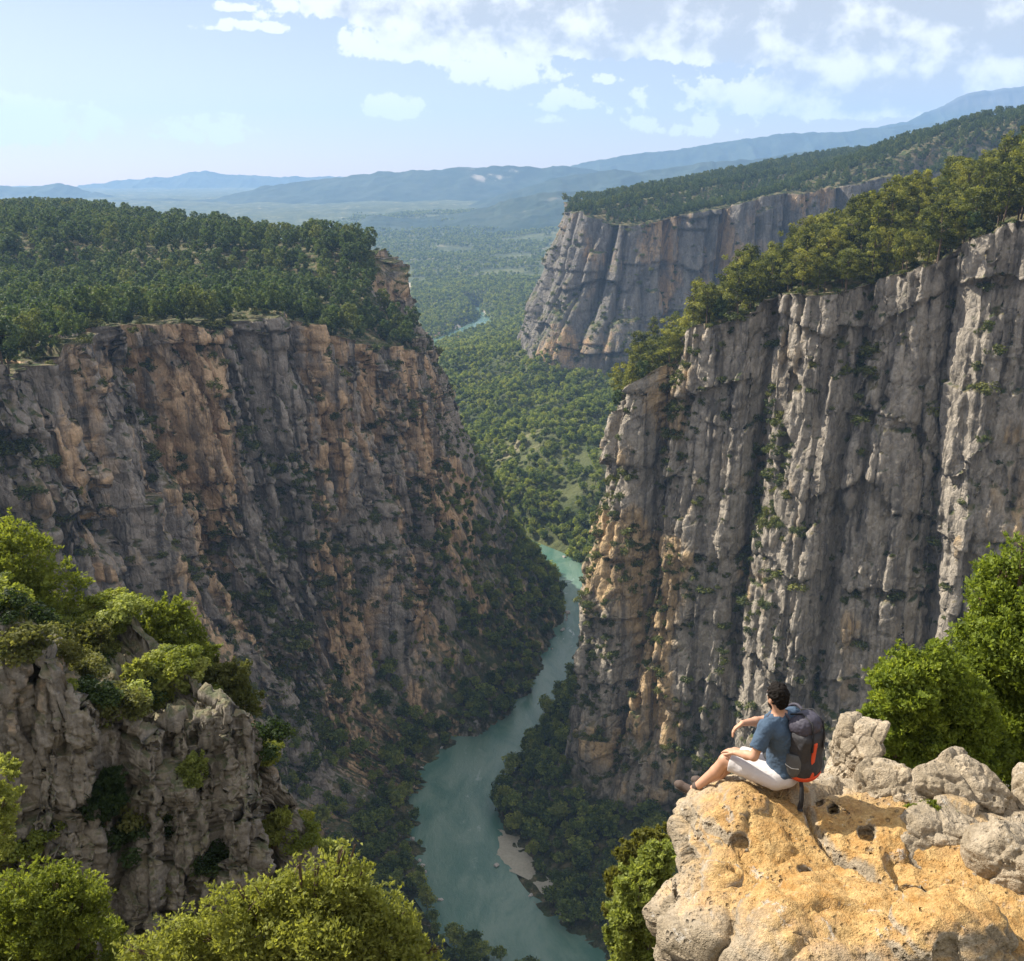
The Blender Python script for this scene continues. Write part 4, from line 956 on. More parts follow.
def boulder(c, rad, seed, label, yaw=0, tx=0, ty=0, stain=0.0, res=70, mat=None, planes=11):
    r = np.random.default_rng(seed); g = np.linspace(-1, 1, res); A, B = np.meshgrid(g, g); A = np.tan(A * np.pi / 4); B = np.tan(B * np.pi / 4); one = np.ones_like(A)
    Vs, Fs, off = [], [], 0
    for P in ([one, A, B], [-one, -A, B], [-A, one, B], [A, -one, B], [A, B, one] , [-A, B, -one]):
        p = np.stack(P, -1).reshape(-1, 3); Vs.append(p / np.linalg.norm(p, axis=1, keepdims=True)); f = grid_faces(res, res); Fs.append(f + off); off += len(p)
    D = np.concatenate(Vs); F = np.concatenate(Fs)
    key = np.round(D * 1e5).astype(np.int64); u, first, inv = np.unique(key, axis=0, return_index=True, return_inverse=True); D = D[first]; F = inv.reshape(-1)[F]
    n = r.normal(size=(planes, 3)); n /= np.linalg.norm(n, axis=1, keepdims=True); h = .78 + .28 * r.random(planes)
    q = np.clip(D @ n.T, .02, None) / h; t = 1 / (np.sum(q ** 16, axis=1) ** (1 / 16)); t = np.minimum(t, 1.35)
    V = D * t[:, None] * np.asarray(rad); s = 1 / np.mean(rad)
    k = V * s + seed * 3.1
    nn = D
    d = .20 * fbm(k[:, 0] / .8, k[:, 1] / .8, k[:, 2] / .8, seed, 4) + .09 * fbm(k[:, 0] / .22, k[:, 1] / .22, k[:, 2] / .22, seed + 1, 4)
    d -= .11 * sstep(.82, .96, ridged(k[:, 0] / 1.1, k[:, 1] / 1.1, k[:, 2] / 1.1, seed + 2, 3)); d -= .06 * sstep(.18, .34, fbm(k[:, 0] / .16, k[:, 1] / .16, k[:, 2] / .16, seed + 3, 2))
    b_, _ = blocks(k, nn, seed + 9, (1.3, 1.3, 1.1), .22, .07, .7); d2_, _ = blocks(k, nn, seed + 19, (.5, .5, .45), .05, .02); d = d * .8 + b_ + d2_
    V = V + nn * (d / s)[:, None]
    o = add_obj('boulder', make_mesh('boulder', V, F, [mat or M_ledge], dict(stain=np.full(len(V), stain), blk=np.full(len(V), .5))))
    N = normals(V, F)
    if (N * V).sum() < 0: o.data.flip_normals()
    o.location = c; o.rotation_euler = (R(tx), R(ty), R(yaw)); return tag(o, label, 'boulder')
boulder(W(853, 756, 8.5), (.21, .26, .42), 3, 'pale upright slab of rock behind the ledge, left of the green pines', 20, 8, 18, .1)
boulder(W(868, 738, 8.7), (.13, .16, .20), 13, 'small pale rock wedged on top of the upright slab', 50, 0, -20, .1)
boulder(W(884, 800, 7.8), (.27, .32, .27), 5, 'rounded cream boulder at the back of the ledge nearest to the hiker', 10, 0, 0, .15)
boulder(W(940, 798, 7.85), (.46, .40, .32), 7, 'big knobbly cream boulder in front of the green pines', -15, 6, 8, .1)
boulder(W(945, 846, 7.12), (.42, .40, .26), 9, 'flat topped cream boulder lying below the big knobbly boulder', 15, -8, 6, .12)
boulder(W(1014, 876, 6.7), (.40, .42, .36), 11, 'cracked cream boulder at the right edge of the ledge', 0, 0, 0, .1)
boulder(W(1036, 800, 7.7), (.22, .3, .42), 15, 'tall narrow rock cut off by the right edge of the picture', 0, 10, 0, .05)

# ------------------------------------------------------------------ near shrubs and pines, leaf by leaf
def leaf_mat_near(name, dark, mid, light, trans=.5, yellow=(.22, .20, .03)): return leaf_mat(name, dark, mid, light, trans, .1, yellow)
M_olive = leaf_mat_near('olive_leaves', (.10, .12, .028), (.25, .29, .075), (.46, .50, .16))
M_green = leaf_mat_near('fresh_leaves', (.075, .10, .018), (.18, .215, .036), (.34, .36, .07))
M_need = leaf_mat_near('fresh_needles', (.055, .082, .015), (.20, .255, .038), (.42, .46, .08))
M_dull = leaf_mat_near('dull_leaves', (.055, .066, .022), (.125, .135, .040), (.22, .22, .07))
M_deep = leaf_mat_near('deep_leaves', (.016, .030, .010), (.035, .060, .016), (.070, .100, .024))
def near_plant(name, label, cat, Y, lobes, mat, n, leaf, base=None, sub=26, subr=.36, needles=False, seed=1, spread=.55, group=None, stems=True, depth=1.0):
    """lobes: (x, y, r) of the crown as seen, all at distance Y; leaves sit in sprigs over each lobe"""
    r = np.random.default_rng(seed); C, Rr, lc = [], [], []
    tot = sum(l[2] ** 2 for l in lobes)
    for lb in lobes:
        yy = Y + (lb[3] if len(lb) > 3 else r.normal() * .25 * lb[2] * Y * 1.1 / FPX); c = W(lb[0], lb[1], yy); dep = project(c)[2]; rad = lb[2] * dep / FPX; lc.append((c, rad))
        m = max(8, int(sub * len(lobes) * lb[2] ** 2 / tot))
        d = r.normal(size=(m, 3)); d /= np.linalg.norm(d, axis=1, keepdims=True); q = .45 + .55 * r.random(m) ** .5
        C.append(c + d * (rad * q)[:, None] * [1, depth, .9]); Rr.append(rad * subr * (.55 + .75 * r.random(m)))
    for c, rad in lc:                                        # stray sprigs break the outline
        m = 9; d = r.normal(size=(m, 3)); d[:, 2] = np.abs(d[:, 2]) * .9 + .1; d /= np.linalg.norm(d, axis=1, keepdims=True)
        for q in (1.02, 1.16, 1.30): C.append(c + d * rad * q * (.92 + .12 * r.random((m, 1)))); Rr.append(np.full(m, rad * subr * (.62 - .9 * (q - 1.02))))
    C = np.concatenate(C); Rr = np.concatenate(Rr)
    ci = r.choice(len(C), n, p=Rr ** 2 / (Rr ** 2).sum()); d = r.normal(size=(n, 3)); d[:, 2] += .25; d /= np.linalg.norm(d, axis=1, keepdims=True)
    p = C[ci] + d * (Rr[ci] * r.random(n) ** .42)[:, None] * [1, 1, .8]
    ax = d * 1.0 + r.normal(size=(n, 3)) * (.45 if needles else .7) + [0, 0, .45]; ax /= np.linalg.norm(ax, axis=1, keepdims=True)
    w = np.cross(ax, r.normal(size=(n, 3))); w /= np.linalg.norm(w, axis=1, keepdims=True); nn = np.cross(ax, w)
    L = leaf * (.6 + .8 * r.random(n))[:, None]; k = .16 if needles else .5
    q = np.stack([p - ax * L, p + w * L * k + nn * L * .12, p + ax * L, p - w * L * k + nn * L * .12], 1).reshape(-1, 3); F = np.arange(4 * n).reshape(n, 4)
    ct = r.random(len(C)); hz = (p[:, 2] - p[:, 2].min()) / np.ptp(p[:, 2]); tone = np.clip(.50 * ct[ci] + .35 * r.random(n) + .10 + .0 * hz, 0, 1)
    cc = np.mean([c for c, _ in lc], axis=0); low = min(c[2] - rr * 1.0 for c, rr in lc)
    if base is None:
        base = np.array([cc[0], cc[1], low]); gz = float(ramp_z(np.array([cc[0]]), np.array([cc[1]]))[0])
        if gz < low and Y < 30: base[2] = gz - .1
    base = np.asarray(base, float); root = empty(name, base); tag(root, label, cat, group)
    o = add_obj('crown', make_mesh('crown', q - base, F, [mat], dict(tone=np.repeat(tone, 4)), smooth=False), root)
    if stems:
        parts = []; H = max(.3, cc[2] - base[2]); r0 = min(.16, .035 * H + .02)
        fork = base + (cc - base) * .4
        parts.append(quad_tube([base - [0, 0, .15], base + (fork - base) * .5 + r.normal(size=3) * .03, fork], [r0, r0 * .85, r0 * .7], seg=7))
        for c, rad in lc:
            mid = (fork + c) / 2 + r.normal(size=3) * rad * .12; parts.append(quad_tube([fork, mid, c], [r0 * .5, r0 * .35, r0 * .14], seg=5))
            for _ in range(4):
                e = c + r.normal(size=3) * rad * .34; parts.append(quad_tube([mid + (c - mid) * r.random(), (c + e) / 2 + r.normal(size=3) * rad * .05, e], [r0 * .12, r0 * .08, r0 * .03], seg=4))
        V, Fq = merge(parts); add_obj('trunk', make_mesh('trunk', V - base, Fq, [M_bark]), root)
    return root
near_plant('leafy_shrub', 'wide yellow green bush filling the bottom edge, largest of the near bushes', 'bush', 12.5,
           [(330, 930, 58), (262, 930, 46), (190, 952, 38), (392, 948, 38), (346, 878, 24), (292, 893, 27), (380, 905, 22), (222, 908, 24), (150, 968, 32), (341, 850, 12), (425, 965, 20), (205, 935, 20), (300, 985, 56), (400, 1000, 46), (318, 868, 15), (262, 893, 16), (238, 888, 10), (362, 872, 14), (402, 915, 15), (176, 925, 14), (128, 950, 14), (355, 845, 8), (436, 948, 10), (300, 862, 9)], M_olive, 95000, .040, sub=190, subr=.19, seed=11)
near_plant('leafy_shrub', 'light green bush in the bottom left corner under the rocky outcrop', 'bush', 14,
           [(45, 915, 44), (5, 925, 46), (82, 905, 30), (58, 884, 24), (20, 890, 26), (-10, 965, 50), (90, 950, 34), (45, 965, 44), (120, 975, 24)], M_green, 70000, .040, sub=140, subr=.20, seed=12)
near_plant('leafy_shrub', 'small sunny bush cut off by the left edge beside the outcrop face', 'bush', 24,
           [(-4, 775, 18), (4, 800, 16), (-8, 825, 22), (6, 832, 9), (-12, 850, 20)], M_olive, 9000, .06, sub=22, seed=13, base=W(-30, 880, 24))
near_plant('pine_tree', 'tall bright green pine at the right edge behind the boulders', 'tree', 13,
           [(1012, 596, 40), (1000, 570, 24), (1035, 640, 60), (990, 640, 34), (1002, 690, 52), (1045, 720, 70), (990, 735, 44), (1015, 780, 40), (985, 600, 20), (1024, 555, 22), (972, 668, 20)], M_need, 130000, .036, sub=150, subr=.25, seed=14)
near_plant('pine_tree', 'lower bushy green pine left of the tall one, behind the big boulder', 'tree', 12,
           [(905, 692, 34), (928, 672, 30), (893, 722, 28), (950, 704, 40), (922, 738, 34), (960, 745, 40), (885, 745, 20), (940, 770, 30), (902, 660, 14)], M_need, 95000, .034, sub=120, subr=.25, seed=15)
near_plant('leafy_shrub', 'olive scrub on the steep slope below the left flank of the ledge', 'bush', 16,
           [(640, 885, 20), (655, 862, 18), (628, 912, 20), (650, 915, 24), (622, 940, 16), (668, 893, 16), (640, 950, 24), (662, 850, 10)], M_olive, 22000, .055, sub=30, seed=16)
near_plant('leafy_shrub', 'dark green scrub behind the ledge flank above the river', 'bush', 22,
           [(632, 855, 14), (650, 842, 14), (622, 880, 14), (615, 905, 12), (664, 836, 9)], M_dull, 8000, .07, sub=22, seed=17)
near_plant('leafy_shrub', 'low green tuft growing between the two cream boulders', 'tuft', 7.35,
           [(930, 812, 9), (948, 815, 8), (912, 812, 6), (962, 818, 6)], M_green, 2500, .028, sub=10, seed=18, stems=False, base=W(938, 822, 7.3))
near_plant('leafy_shrub', 'small grassy tuft below the pines at the right edge rock', 'tuft', 7.4,
           [(1008, 838, 9), (998, 832, 7), (1016, 832, 8)], M_olive, 2500, .03, sub=10, seed=19, stems=False, base=W(1006, 846, 7.35))
for i, (lab, Y, lobes, mat, n) in enumerate([
    ('tall leafy tree at the left edge on top of the outcrop', 45, [(18, 565, 36), (52, 592, 30), (8, 532, 20), (-22, 590, 45), (68, 618, 22), (28, 618, 30), (-10, 555, 30), (32, 540, 14)], M_green, 26000),
    ('dark green rounded tree standing highest in the middle of the outcrop', 44.5, [(176, 640, 28), (162, 618, 18), (192, 660, 24), (150, 650, 22), (180, 612, 14), (140, 632, 14)], M_green, 18000),
    ('grey green bush leaning over the top left rocks of the outcrop', 41, [(92, 655, 24), (118, 680, 24), (70, 640, 14), (100, 632, 12)], M_dull, 12000),
    ('olive bush at the right shoulder of the outcrop', 43, [(226, 690, 22), (206, 676, 18), (250, 704, 14), (238, 672, 12)], M_dull, 11000),
    ('yellow green bush in the middle of the outcrop ledge', 39, [(150, 690, 20), (168, 716, 16), (124, 702, 14), (140, 672, 14)], M_olive, 11000),
    ('bright yellow bush low on the outcrop face', 36.6, [(192, 775, 14), (200, 800, 12), (182, 790, 12), (196, 762, 9)], M_olive, 8000),
    ('small bright bush at the foot of the right end of the outcrop', 38.5, [(270, 832, 13), (282, 818, 9), (262, 842, 9)], M_olive, 6000),
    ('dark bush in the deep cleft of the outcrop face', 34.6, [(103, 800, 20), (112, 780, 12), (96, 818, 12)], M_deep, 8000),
    ('green bush beside the pale block at the right of the outcrop', 38.3, [(214, 742, 14), (228, 724, 11), (204, 730, 10)], M_green, 7000),
    ('tiny bush on the right tip of the outcrop rim', 39.2, [(266, 757, 8), (260, 748, 6)], M_olive, 3500),
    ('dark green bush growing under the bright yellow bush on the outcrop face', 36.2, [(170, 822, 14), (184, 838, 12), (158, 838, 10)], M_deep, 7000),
    ('fresh green bush on the outcrop left of the dark rounded tree', 46, [(118, 625, 18), (100, 612, 14), (132, 605, 10)], M_green, 10000),
    ('sunny bush behind the left edge rocks, under the tall leafy tree', 42, [(40, 640, 18), (20, 632, 14), (62, 646, 13)], M_olive, 10000),
    ('dull bush hanging down the right side of the outcrop', 39, [(240, 775, 12), (252, 790, 11), (246, 760, 9)], M_dull, 6000),
]):
    near_plant('leafy_tree' if 'tree' in lab.split(' on ')[0].split(' standing ')[0].split(' at ')[0] else 'leafy_shrub', lab, 'tree' if M_green is mat and i < 2 else 'bush', Y, lobes, mat, n, .105, sub=60, subr=.30, seed=40 + i, stems=i not in ())

# scrub all over the top of the outcrop and in its cracks, each bush its own
def scatter_outcrop():
    w = (outcrop.zone < .5) * 1.0 + (outcrop.zone >= 1) * (outcrop.zone < 2) * np.clip(outcrop.N[:, 2], 0, 1) * .9
    P, _ = sample(outcrop, 1000, w * in_view(outcrop.V, 160)); P = P[thin(P, .66)]
    px, py, d = project(P); f = fbm(P[:, 0] / 2.2, P[:, 1] / 2.2, P[:, 2] / 2.2, 411, 3); P = P[(f > -.2)][:290]
    protos = []
    for i in range(6):
        r = np.random.default_rng(500 + i); C, Rr = clump_set('shrub', 500 + i)
        V, F, t = leaf_cloud(2600, C, Rr * .8, .030, 600 + i)
        protos.append(make_mesh('bush', V, F, [(M_olive, M_green, M_dull, M_olive, M_green, M_deep)[i]], dict(tone=t), smooth=False))
    for i, p in enumerate(P):
        o = add_obj('bush', protos[i % 6]); h = .8 + 1.7 * rng.random() ** 1.4; o.location = p - np.array([0, 0, .15 * h]); o.scale = (h * 1.2, h * 1.2, h); o.rotation_euler = (0, 0, rng.random() * 6.28)
        tag(o, 'low sunny bush growing between the blocks of the left rocky outcrop', 'bush', 'bushes on the rocky outcrop')
    P, _ = sample(slope, 2600, ((slope.V[:, 1] > 7) & (slope.V[:, 1] < 110)).astype(float)); px, py, _ = project(P + [0, 0, 1.5])
    P = P[((px < -15) | (px > 1040) | (py > 985)) & (fbm(P[:, 0] / 5, P[:, 1] / 5, 0, 431, 3) > -.12)]; P = P[thin(P, 1.3)]
    src = [next(o for o in col.objects if o.name.startswith('bush') and o.data == m) for m in protos[:4] if any(o.data == m for o in col.objects)]
    stuff('hillside_scrub', P - [0, 0, .2], .8 + 1.6 * rng.random(len(P)), rng.random(len(P)) * 6.28, src)
scatter_outcrop()
# pale rocks along the water and the gravel bar on the inner bend
def river_edge():
    g = np.linspace(-1, 1, 60); A, B = np.meshgrid(g, g); c = Zp(512, 872, 0)
    a = Zp(489, 842, 0); b = Zp(556, 906, 0); u = (b - a) / 2; m = (a + b) / 2; v = np.array([-u[1], u[0], 0]); v = v / np.linalg.norm(v) * 12; v = v if v[0] > 0 else -v
    r2 = A ** 2 + B ** 2; V = m + A[..., None] * u * 1.25 + (B[..., None] + .80 + .25 * np.sin(A[..., None] * 5)) * v; h = 1.3 * np.clip(1 - r2 ** .8, -.6, 1) + 1.3 * fbm(A * 4, B * 4, 0, 9, 5) - .2; V[..., 2] = h
    F = grid_faces(60, 60); N = normals(V.reshape(-1, 3), F)
    if N[:, 2].mean() < 0: F = F[:, ::-1]
    tag(add_obj('sand_bank', make_mesh('sand_bank', V.reshape(-1, 3), F, [M_sand])), kind='structure')
    M_pale = simple('pale_river_rock', (.36, .33, .30), .9, .3, 1.2, .4); meshes = []
    for i in range(4):
        o = boulder((0, 0, 0), (1, .8, .6), 60 + i, 'x', res=12, mat=M_pale); meshes.append(o.data); bpy.data.objects.remove(o)
    for i in range(36):
        E = RL if rng.random() < .7 else RR; k = rng.integers(int(400 * 2.2 / 21), int(400 * 12 / 21)); k2 = k + (rng.random() < .5)
        o_ = (E[k] - RC[k]); p = E[k] + o_ / np.linalg.norm(o_) * 1.5 * rng.random(); p[2] = .2; s_ = .7 + 1.3 * rng.random() ** 2
        o = add_obj('river_rock', meshes[i % 4]); o.location = p; o.scale = (s_, s_, s_); o.rotation_euler = (0, 0, rng.random() * 6.28)
        tag(o, 'pale rock lying at the edge of the green river', 'rock', 'pale rocks along the river banks')
river_edge()
# ------------------------------------------------------------------ the seated hiker: local axes x = facing, y = his left, z = up
FAC = np.array([-.83, .557]); MANROT = math.atan2(FAC[1], FAC[0]); MAN0 = W(781, 783, 7.66)
def man_world(p):
    p = np.asarray(p, float); c, s = math.cos(MANROT), math.sin(MANROT)
    return MAN0 + np.array([c * p[0] - s * p[1], s * p[0] + c * p[1], p[2]])
J = dict(pel=(0, 0, .11), waist=(.0, 0, .27), chest=(.04, 0, .47), neck=(.07, 0, .655), headc=(.10, .0, .815),
         shL=(.115, .18, .605), shR=(.0, -.18, .60), elL=(.17, .29, .36), wrL=(.36, .20, .285), elR=(.27, -.23, .43), wrR=(.40, -.02, .46),
         hipL=(.03, .095, .10), hipR=(.03, -.095, .10), knL=(.475, .135, .135), knR=(.46, -.06, .10), anL=(.735, .15, -.235), anR=(.66, -.07, -.28))
J = {k: np.array(v) for k, v in J.items()}
M_skin = simple('skin', (.46, .255, .165), .55, .06, 60, 0, .4)
M_hair = simple('dark_hair', (.008, .006, .005), .8, .4, 160, .4, .15)
M_shirt = simple('blue_shirt_cloth', (.060, .092, .140), .85, .12, 70, .2, .15)
M_short = simple('white_shorts_cloth', (.55, .52, .52), .85, .06, 60, .2, .15)
M_shoe = simple('brown_shoe_suede', (.085, .062, .052), .8, .25, 90, .3)
M_sole = simple('shoe_sole_rubber', (.05, .045, .042), .8, .2, 60)
M_packd = simple('pack_charcoal_nylon', (.035, .034, .038), .65, .25, 60, .25)
M_packg = simple('pack_grey_nylon', (.085, .085, .085), .7, .2, 60, .25)
M_packl = simple('pack_plum_nylon', (.052, .048, .066), .65, .25, 40, .25)
M_orange = simple('pack_orange_nylon', (.62, .075, .025), .65, .12, 60, .2)
M_strap = simple('black_webbing', (.018, .018, .020), .7, .2, 120, .2)
M_eye = simple('eye_white', (.75, .72, .68), .2, .02)
def wrinkle(V, N, a, sc, seed): return V + N * (a * fbm(V[:, 0] / sc, V[:, 1] / sc, V[:, 2] / sc, seed, 3))[:, None]
def head_frame():
    f = np.array([.80, .55, -.20]); f /= np.linalg.norm(f)   # looks out to the left of where he faces
    f = np.array([.84, -.52, -.12]); f /= np.linalg.norm(f); l = np.cross([0, 0, 1], f); l /= np.linalg.norm(l); return f, l, np.cross(f, l)
def build_man():
    hf, hl, hu = head_frame(); HM = np.array([hf, hl, hu]); hc = J['headc']
    def hp(a, b, c): return hc + hf * a + hl * b + hu * c
    B = SDF((-.22, -.42, -.42), (1.02, .46, .92), .0055)
    k = .03
    B.ell(J['pel'] + [-.01, 0, 0], (.125, .165, .12), k=k); B.cap(J['pel'], J['waist'], .115, .112, .05); B.cap(J['waist'], J['chest'], .112, .122, .05)
    for s in (1, -1):
        B.cap(J['chest'] + [0, s * .06, .0], J['chest'] + [0, s * .10, .07], .10, .075, .05)
        B.cap(J['neck'] + [-.01, 0, -.03], (J['shL'] if s > 0 else J['shR']) + [0, 0, .0], .055, .058, .05)
    B.cap(J['chest'] + [0, 0, .05], J['neck'], .09, .06, .05); B.cap(J['neck'], hp(-.02, 0, -.07), .056, .054, .02)
    for s, q in ((1, 'L'), (-1, 'R')):
        B.cap(J['sh' + q], J['el' + q], .052, .040, .03); B.cap(J['el' + q], J['el' + q] * .6 + J['wr' + q] * .4, .040, .041, .015); B.cap(J['el' + q] * .6 + J['wr' + q] * .4, J['wr' + q], .041, .026, .015)
        B.cap(J['hip' + q], J['kn' + q], .092, .060, .03); B.cap(J['kn' + q], J['kn' + q] * .65 + J['an' + q] * .35 + [-.012, 0, -.01], .058, .056, .02); B.cap(J['kn' + q] * .65 + J['an' + q] * .35 + [-.012, 0, -.01], J['an' + q], .056, .037, .02)
        B.cap(J['an' + q], J['an' + q] + [.06, 0, -.05], .035, .03, .015); B.cap(J['an' + q] + [.0, 0, -.06], J['an' + q] + [.15, .01, -.055], .03, .028, .02)
    # head
    B.ell(hp(-.005, 0, .028), (.098, .076, .105), HM, .02); B.ell(hp(.028, 0, -.045), (.062, .055, .072), HM, .025); B.cap(hp(.055, 0, -.098), hp(.06, 0, -.095), .024, .022, .02)
    B.cap(hp(.088, 0, .02), hp(.108, 0, -.022), .010, .015, .010); B.cap(hp(.088, -.02, -.058), hp(.088, .02, -.058), .009, .009, .008); B.cap(hp(.083, -.035, .032), hp(.083, .035, .032), .011, .011, .012)
    for s in (1, -1):
        B.ell(hp(-.008, s * .078, -.008), (.020, .009, .032), HM, .006); B.ell(hp(.088, s * .032, .012), (.014, .014, .010), HM, 0, True)
    # hands: palm, four unequal fingers in two bends, thumb from the side
    def hand(w, d, up, side, bend, sc=1.0):
        d = np.asarray(d, float); d /= np.linalg.norm(d); up = np.asarray(up, float); up -= d * (up @ d); up /= np.linalg.norm(up); sd = np.cross(up, d) * side
        for o in (-.026, -.009, .009, .026): B.cap(w + sd * o * .6, w + d * .080 * sc + sd * o, .016, .0125, .010)
        tips = []
        for o, L in ((-.028, .066), (-.010, .080), (.009, .084), (.027, .074)):
            a = w + d * .082 * sc + sd * o; d1 = d * math.cos(bend) - up * math.sin(bend); d2 = d * math.cos(bend * 2.1) - up * math.sin(bend * 2.1)
            d1 = d1 + sd * o * 2.2
            b = a + d1 * L * .52 * sc; c = b + d2 * L * .48 * sc; B.cap(a, b, .0100, .0092, .003); B.cap(b, c, .0092, .0078, .003)
        a = w + d * .022 + sd * .026; b = a + (d * .75 + sd * .75 - up * .15) * .042; c = b + (d * .95 + sd * .30 - up * .25) * .032
        B.cap(w + d * .01 + sd * .01, a, .017, .015, .008); B.cap(a, b, .0135, .0115, .005); B.cap(b, c, .0112, .0090, .003)
    hand(J['wrL'], (.90, -.30, -.18), (.15, 0, 1), 1, .30)
    hand(J['wrR'], (.62, .45, -.62), (.70, .1, .70), -1, .42)
    V, F = B.mesh(); o = add_obj('person', make_mesh('person', V, F, [M_skin])); o.location = MAN0; o.rotation_euler = (0, 0, MANROT)
    tag(o, 'person in a blue t-shirt and white shorts sitting on the ledge edge looking out', 'person')
    # hair: cap of curls, cut clear of the face, beard shadow kept short
    Hh = SDF(hc - .17, hc + .17, .0045); Hh.ell(hp(-.016, 0, .045), (.106, .086, .102), HM, 0); Hh.ell(hp(-.062, 0, -.005), (.050, .066, .075), HM, .02)
    def cut(X, Y, Z):
        P = np.stack([X - hc[0], Y - hc[1], Z - hc[2]], -1); a = P @ hf; c = P @ hu; b = np.abs(P @ hl)
        return np.maximum(a - (.048 + .50 * (c - .05)), (-.085 - c) * 1.0) * .9
    Hh.cut(cut); Hh.add(lambda X, Y, Z: .030 * fbm(X / .022, Y / .022, Z / .022, 5, 3))
    V, F = Hh.mesh(); add_obj('hair', make_mesh('hair', V, F, [M_hair]), o)
    Bd = SDF(hc - .17, hc + .17, .0045); Bd.ell(hp(.024, 0, -.058), (.066, .060, .064), HM, 0)
    def bcut(X, Y, Z):
        P = np.stack([X - hc[0], Y - hc[1], Z - hc[2]], -1); a = P @ hf; c = P @ hu; b = np.abs(P @ hl)
        m = np.maximum(c + .045 - .55 * np.maximum(0, .04 - a), -(a + .01)); mouth = .03 - np.sqrt((a - .09) ** 2 + b ** 2 + (c + .058) ** 2); return np.maximum(m, mouth * .6)
    Bd.cut(bcut); Bd.add(lambda X, Y, Z: .006 * fbm(X / .01, Y / .01, Z / .01, 6, 2)); V, F = Bd.mesh(); add_obj('beard', make_mesh('beard', V, F, [M_hair]), o)
    for s in (1, -1):
        E = SDF(hp(.082, s * .032, .012) - .02, hp(.082, s * .032, .012) + .02, .002); E.ell(hp(.082, s * .032, .012), (.012, .012, .012), HM, 0); V, F = E.mesh(); add_obj('eye', make_mesh('eye', V, F, [M_eye]), o)
    # t-shirt
    S = SDF((-.24, -.42, .02), (.30, .44, .68), .0055); g = .014
    S.cap(J['pel'] + [0, 0, .02], J['waist'], .118 + g, .116 + g, .05); S.ell(J['pel'] + [-.01, 0, .04], (.125 + g, .155 + g, .10), k=.05); S.cap(J['waist'], J['chest'], .116 + g, .126 + g, .05)
    for s, q in ((1, 'L'), (-1, 'R')):
        S.cap(J['chest'] + [0, s * .06, 0], J['chest'] + [0, s * .10, .07], .10 + g, .075 + g, .05); S.cap(J['neck'] + [-.01, 0, -.035], J['sh' + q], .058 + g, .058 + g, .05)
        S.cap(J['sh' + q], J['sh' + q] * .28 + J['el' + q] * .72, .056 + g, .058 + g, .02)
        e = J['sh' + q] * .28 + J['el' + q] * .72; ax = J['el' + q] - J['sh' + q]; ax /= np.linalg.norm(ax)
        sl, (X, Y, Z) = S.block(e - .14, e + .16); pl = (X - e[0]) * ax[0] + (Y - e[1]) * ax[1] + (Z - e[2]) * ax[2]
        near = ((X - e[0]) ** 2 + (Y - e[1]) ** 2 + (Z - e[2]) ** 2) < .11 ** 2
        far_t = np.abs(Y) > .19
        S.F[sl] = np.where(near & far_t, np.maximum(S.F[sl], pl), S.F[sl])
    nk = J['neck'] + [.012, 0, .035]; S.cut(lambda X, Y, Z: np.where((X - nk[0]) ** 2 + (Y - nk[1]) ** 2 < .075 ** 2, (Z - nk[2]) + .25 * (X - nk[0]), -1.0))
    V, F = S.mesh(); V = wrinkle(V, normals(V, F), .018, .085, 21); V = wrinkle(V, normals(V, F), .010, .03, 24); add_obj('shirt', make_mesh('shirt', V, F, [M_shirt]), o)
    # shorts
    S = SDF((-.2, -.30, -.05), (.62, .34, .32), .0055); g = .016
    S.ell(J['pel'] + [-.01, 0, -.005], (.128 + g, .168 + g, .115), k=.03)
    for q in 'LR':
        e = J['hip' + q] * .10 + J['kn' + q] * .90; S.cap(J['hip' + q], e, .094 + g, .072 + g, .03); ax = (J['kn' + q] - J['hip' + q]); ax /= np.linalg.norm(ax)
        S.cut(lambda X, Y, Z: np.where(X > .33, np.where((Y > .03) == (q == 'L'), (X - e[0]) * ax[0] + (Y - e[1]) * ax[1] + (Z - e[2]) * ax[2], -1.), -1.))
    S.cut(lambda X, Y, Z: Z - .20)
    V, F = S.mesh(); V = wrinkle(V, normals(V, F), .014, .08, 22); add_obj('shorts', make_mesh('shorts', V, F, [M_short]), o)
    for q in 'LR':
        a = J['an' + q]; S = SDF(a + [-.12, -.09, -.14], a + [.26, .10, .08], .005)
        d = np.array([.97, .05, .22]); d /= np.linalg.norm(d)
        S.ell(a + [-.012, 0, -.045], (.052, .040, .045), k=.02); S.cap(a + [-.01, 0, -.055], a + d * .16 + [0, 0, -.06], .040, .037, .02); S.cap(a + d * .16 + [0, 0, -.06], a + d * .185 + [0, 0, -.066], .040, .034, .02); S.cap(a + [0, 0, -.02], a + [-.004, 0, .012], .043, .044, .01)
        V, F = S.mesh(); sh = add_obj('shoe', make_mesh('shoe', V, F, [M_shoe]), o)
        S = SDF(a + [-.12, -.09, -.16], a + [.27, .10, .06], .005); up = np.array([-.22, 0, .97]); S.cap(a + [-.03, 0, -.085], a + d * .17 + [.0, 0, -.088], .040, .042, 0)
        S.cut(lambda X, Y, Z: np.abs((X - a[0]) * up[0] + (Z - a[2]) * up[2] + .092) - .011); V, F = S.mesh(); add_obj('sole', make_mesh('sole', V, F, [M_sole]), sh)
    return o
man = build_man()
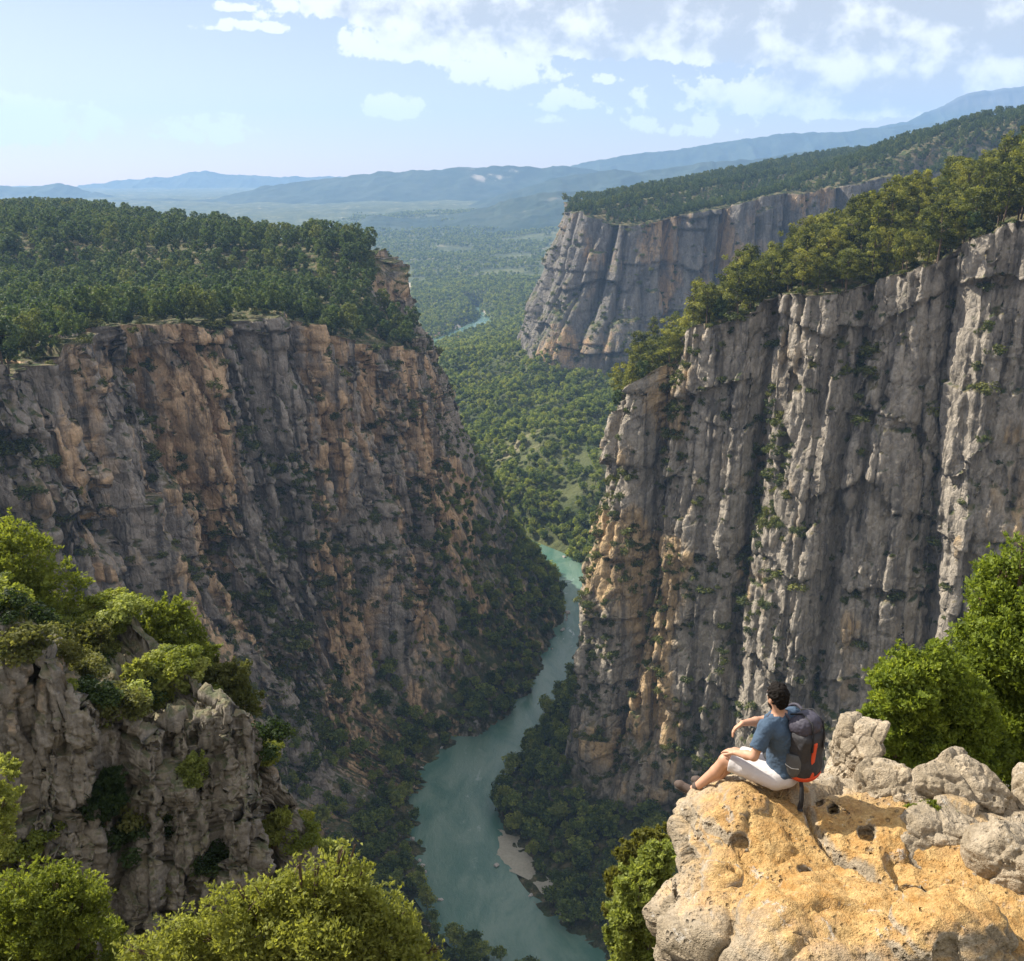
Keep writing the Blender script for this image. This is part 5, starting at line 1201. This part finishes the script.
def build_pack():
    c0 = np.array([-.255, .0, .06]); root = empty('backpack', man_world(c0 + [.065, -.02, .085]), MANROT - .36); tag(root, 'charcoal hiking backpack with an orange stripe worn by the seated person', 'backpack')
    def part(name, S, mat, wr=.0, sc=.05, parent=root):
        V, F = S.mesh()
        if wr: V = wrinkle(V, normals(V, F), wr, sc, 31)
        return add_obj(name, make_mesh(name, V - c0, F, [mat]), parent)
    T_ = rotm(0, 0, -5)
    S = SDF((-.46, -.25, -.02), (-.06, .25, .62), .006); S.box((-.245, 0, .29), (.105, .150, .235), T_, r=.07, k=.02); S.ell((-.25, 0, .16), (.125, .155, .14), k=.05); body = part('pack_body', S, M_packd, .012)
    S = SDF((-.46, -.25, .40), (-.04, .25, .75), .006); S.ell((-.235, 0, .56), (.125, .145, .105), rotm(0, 0, 10), k=.0); S.box((-.225, 0, .535), (.10, .135, .06), rotm(0, 0, 10), r=.045, k=.03); lid = part('pack_lid', S, M_packl, .016, .04)
    for a in (-.07, .07):
        V, F = quad_tube([(-.11, a, .61), (-.23, a, .668), (-.34, a, .62), (-.366, a, .50), (-.368, a, .36)], [.008] * 5, seg=6); add_obj('compression_strap', make_mesh('compression_strap', V - c0, F, [M_strap]), lid)
    S = SDF((-.46, -.1, .02), (-.2, .12, .52), .005); S.box((-.352, .035, .27), (.013, .024, .165), rotm(0, 0, -4), r=.010, k=.01); S.ell((-.345, .035, .13), (.03, .03, .06), k=.02); part('orange_stripe', S, M_orange, .004)
    S = SDF((-.46, -.25, -.02), (-.08, .25, .2), .006); S.ell((-.25, 0, .105), (.130, .162, .085), k=0); S.cut(lambda X, Y, Z: Z - .115 - .10 * (X + .25)); part('base_panel', S, M_orange, .006)
    for s in (1, -1):
        S = SDF((-.42, s * .16 - .09, .06), (-.1, s * .16 + .09, .42), .006); S.ell((-.235, s * .145, .21), (.085, .045, .135), k=0); S.cut(lambda X, Y, Z: Z - .305 + .2 * (X + .235)); p = part('side_pocket', S, M_packg, .006)
        V, F = quad_tube([(-.315, s * .165, .205), (-.26, s * .192, .195), (-.20, s * .190, .198), (-.155, s * .17, .205)], [.004] * 4, seg=5); add_obj('piping', make_mesh('piping', V - c0, F, [simple('pale_piping', (.5, .5, .48))]), p)
        pts = [(-.16, s * .085, .54), (-.09, s * .10, .60), (-.01, s * .11, .605), (.075, s * .118, .53), (.10, s * .125, .42), (.075, s * .155, .29), (-.03, s * .178, .18), (-.14, s * .15, .12)]
        V, F = quad_tube(catmull(pts, 30), np.full(30, .0135), seg=8); add_obj('shoulder_strap', make_mesh('shoulder_strap', V - c0, F, [M_packl]), root)
    S = SDF((-.26, -.26, .04), (.22, .26, .26), .006); S.ell((-.012, 0, .14), (.162, .192, .055), k=0); S.cut(lambda X, Y, Z: np.abs(Z - .14) - .035); S.cut(lambda X, Y, Z: .80 - np.sqrt(((X + .012) / .162) ** 2 + (Y / .192) ** 2)); part('hip_belt', S, M_strap)
    V, F = quad_tube(catmull([(-.29, .09, .06), (-.33, .12, -.0), (-.35, .135, -.09), (-.345, .14, -.17), (-.36, .15, -.20)], 14), np.linspace(.016, .026, 14), seg=7); add_obj('hanging_strap', make_mesh('hanging_strap', V - c0, F, [M_strap]), root)
build_pack()
for k, v in J.items():
    x, y, d = project(man_world(v)); print('JOINT', k, round(float(x)), round(float(y)))
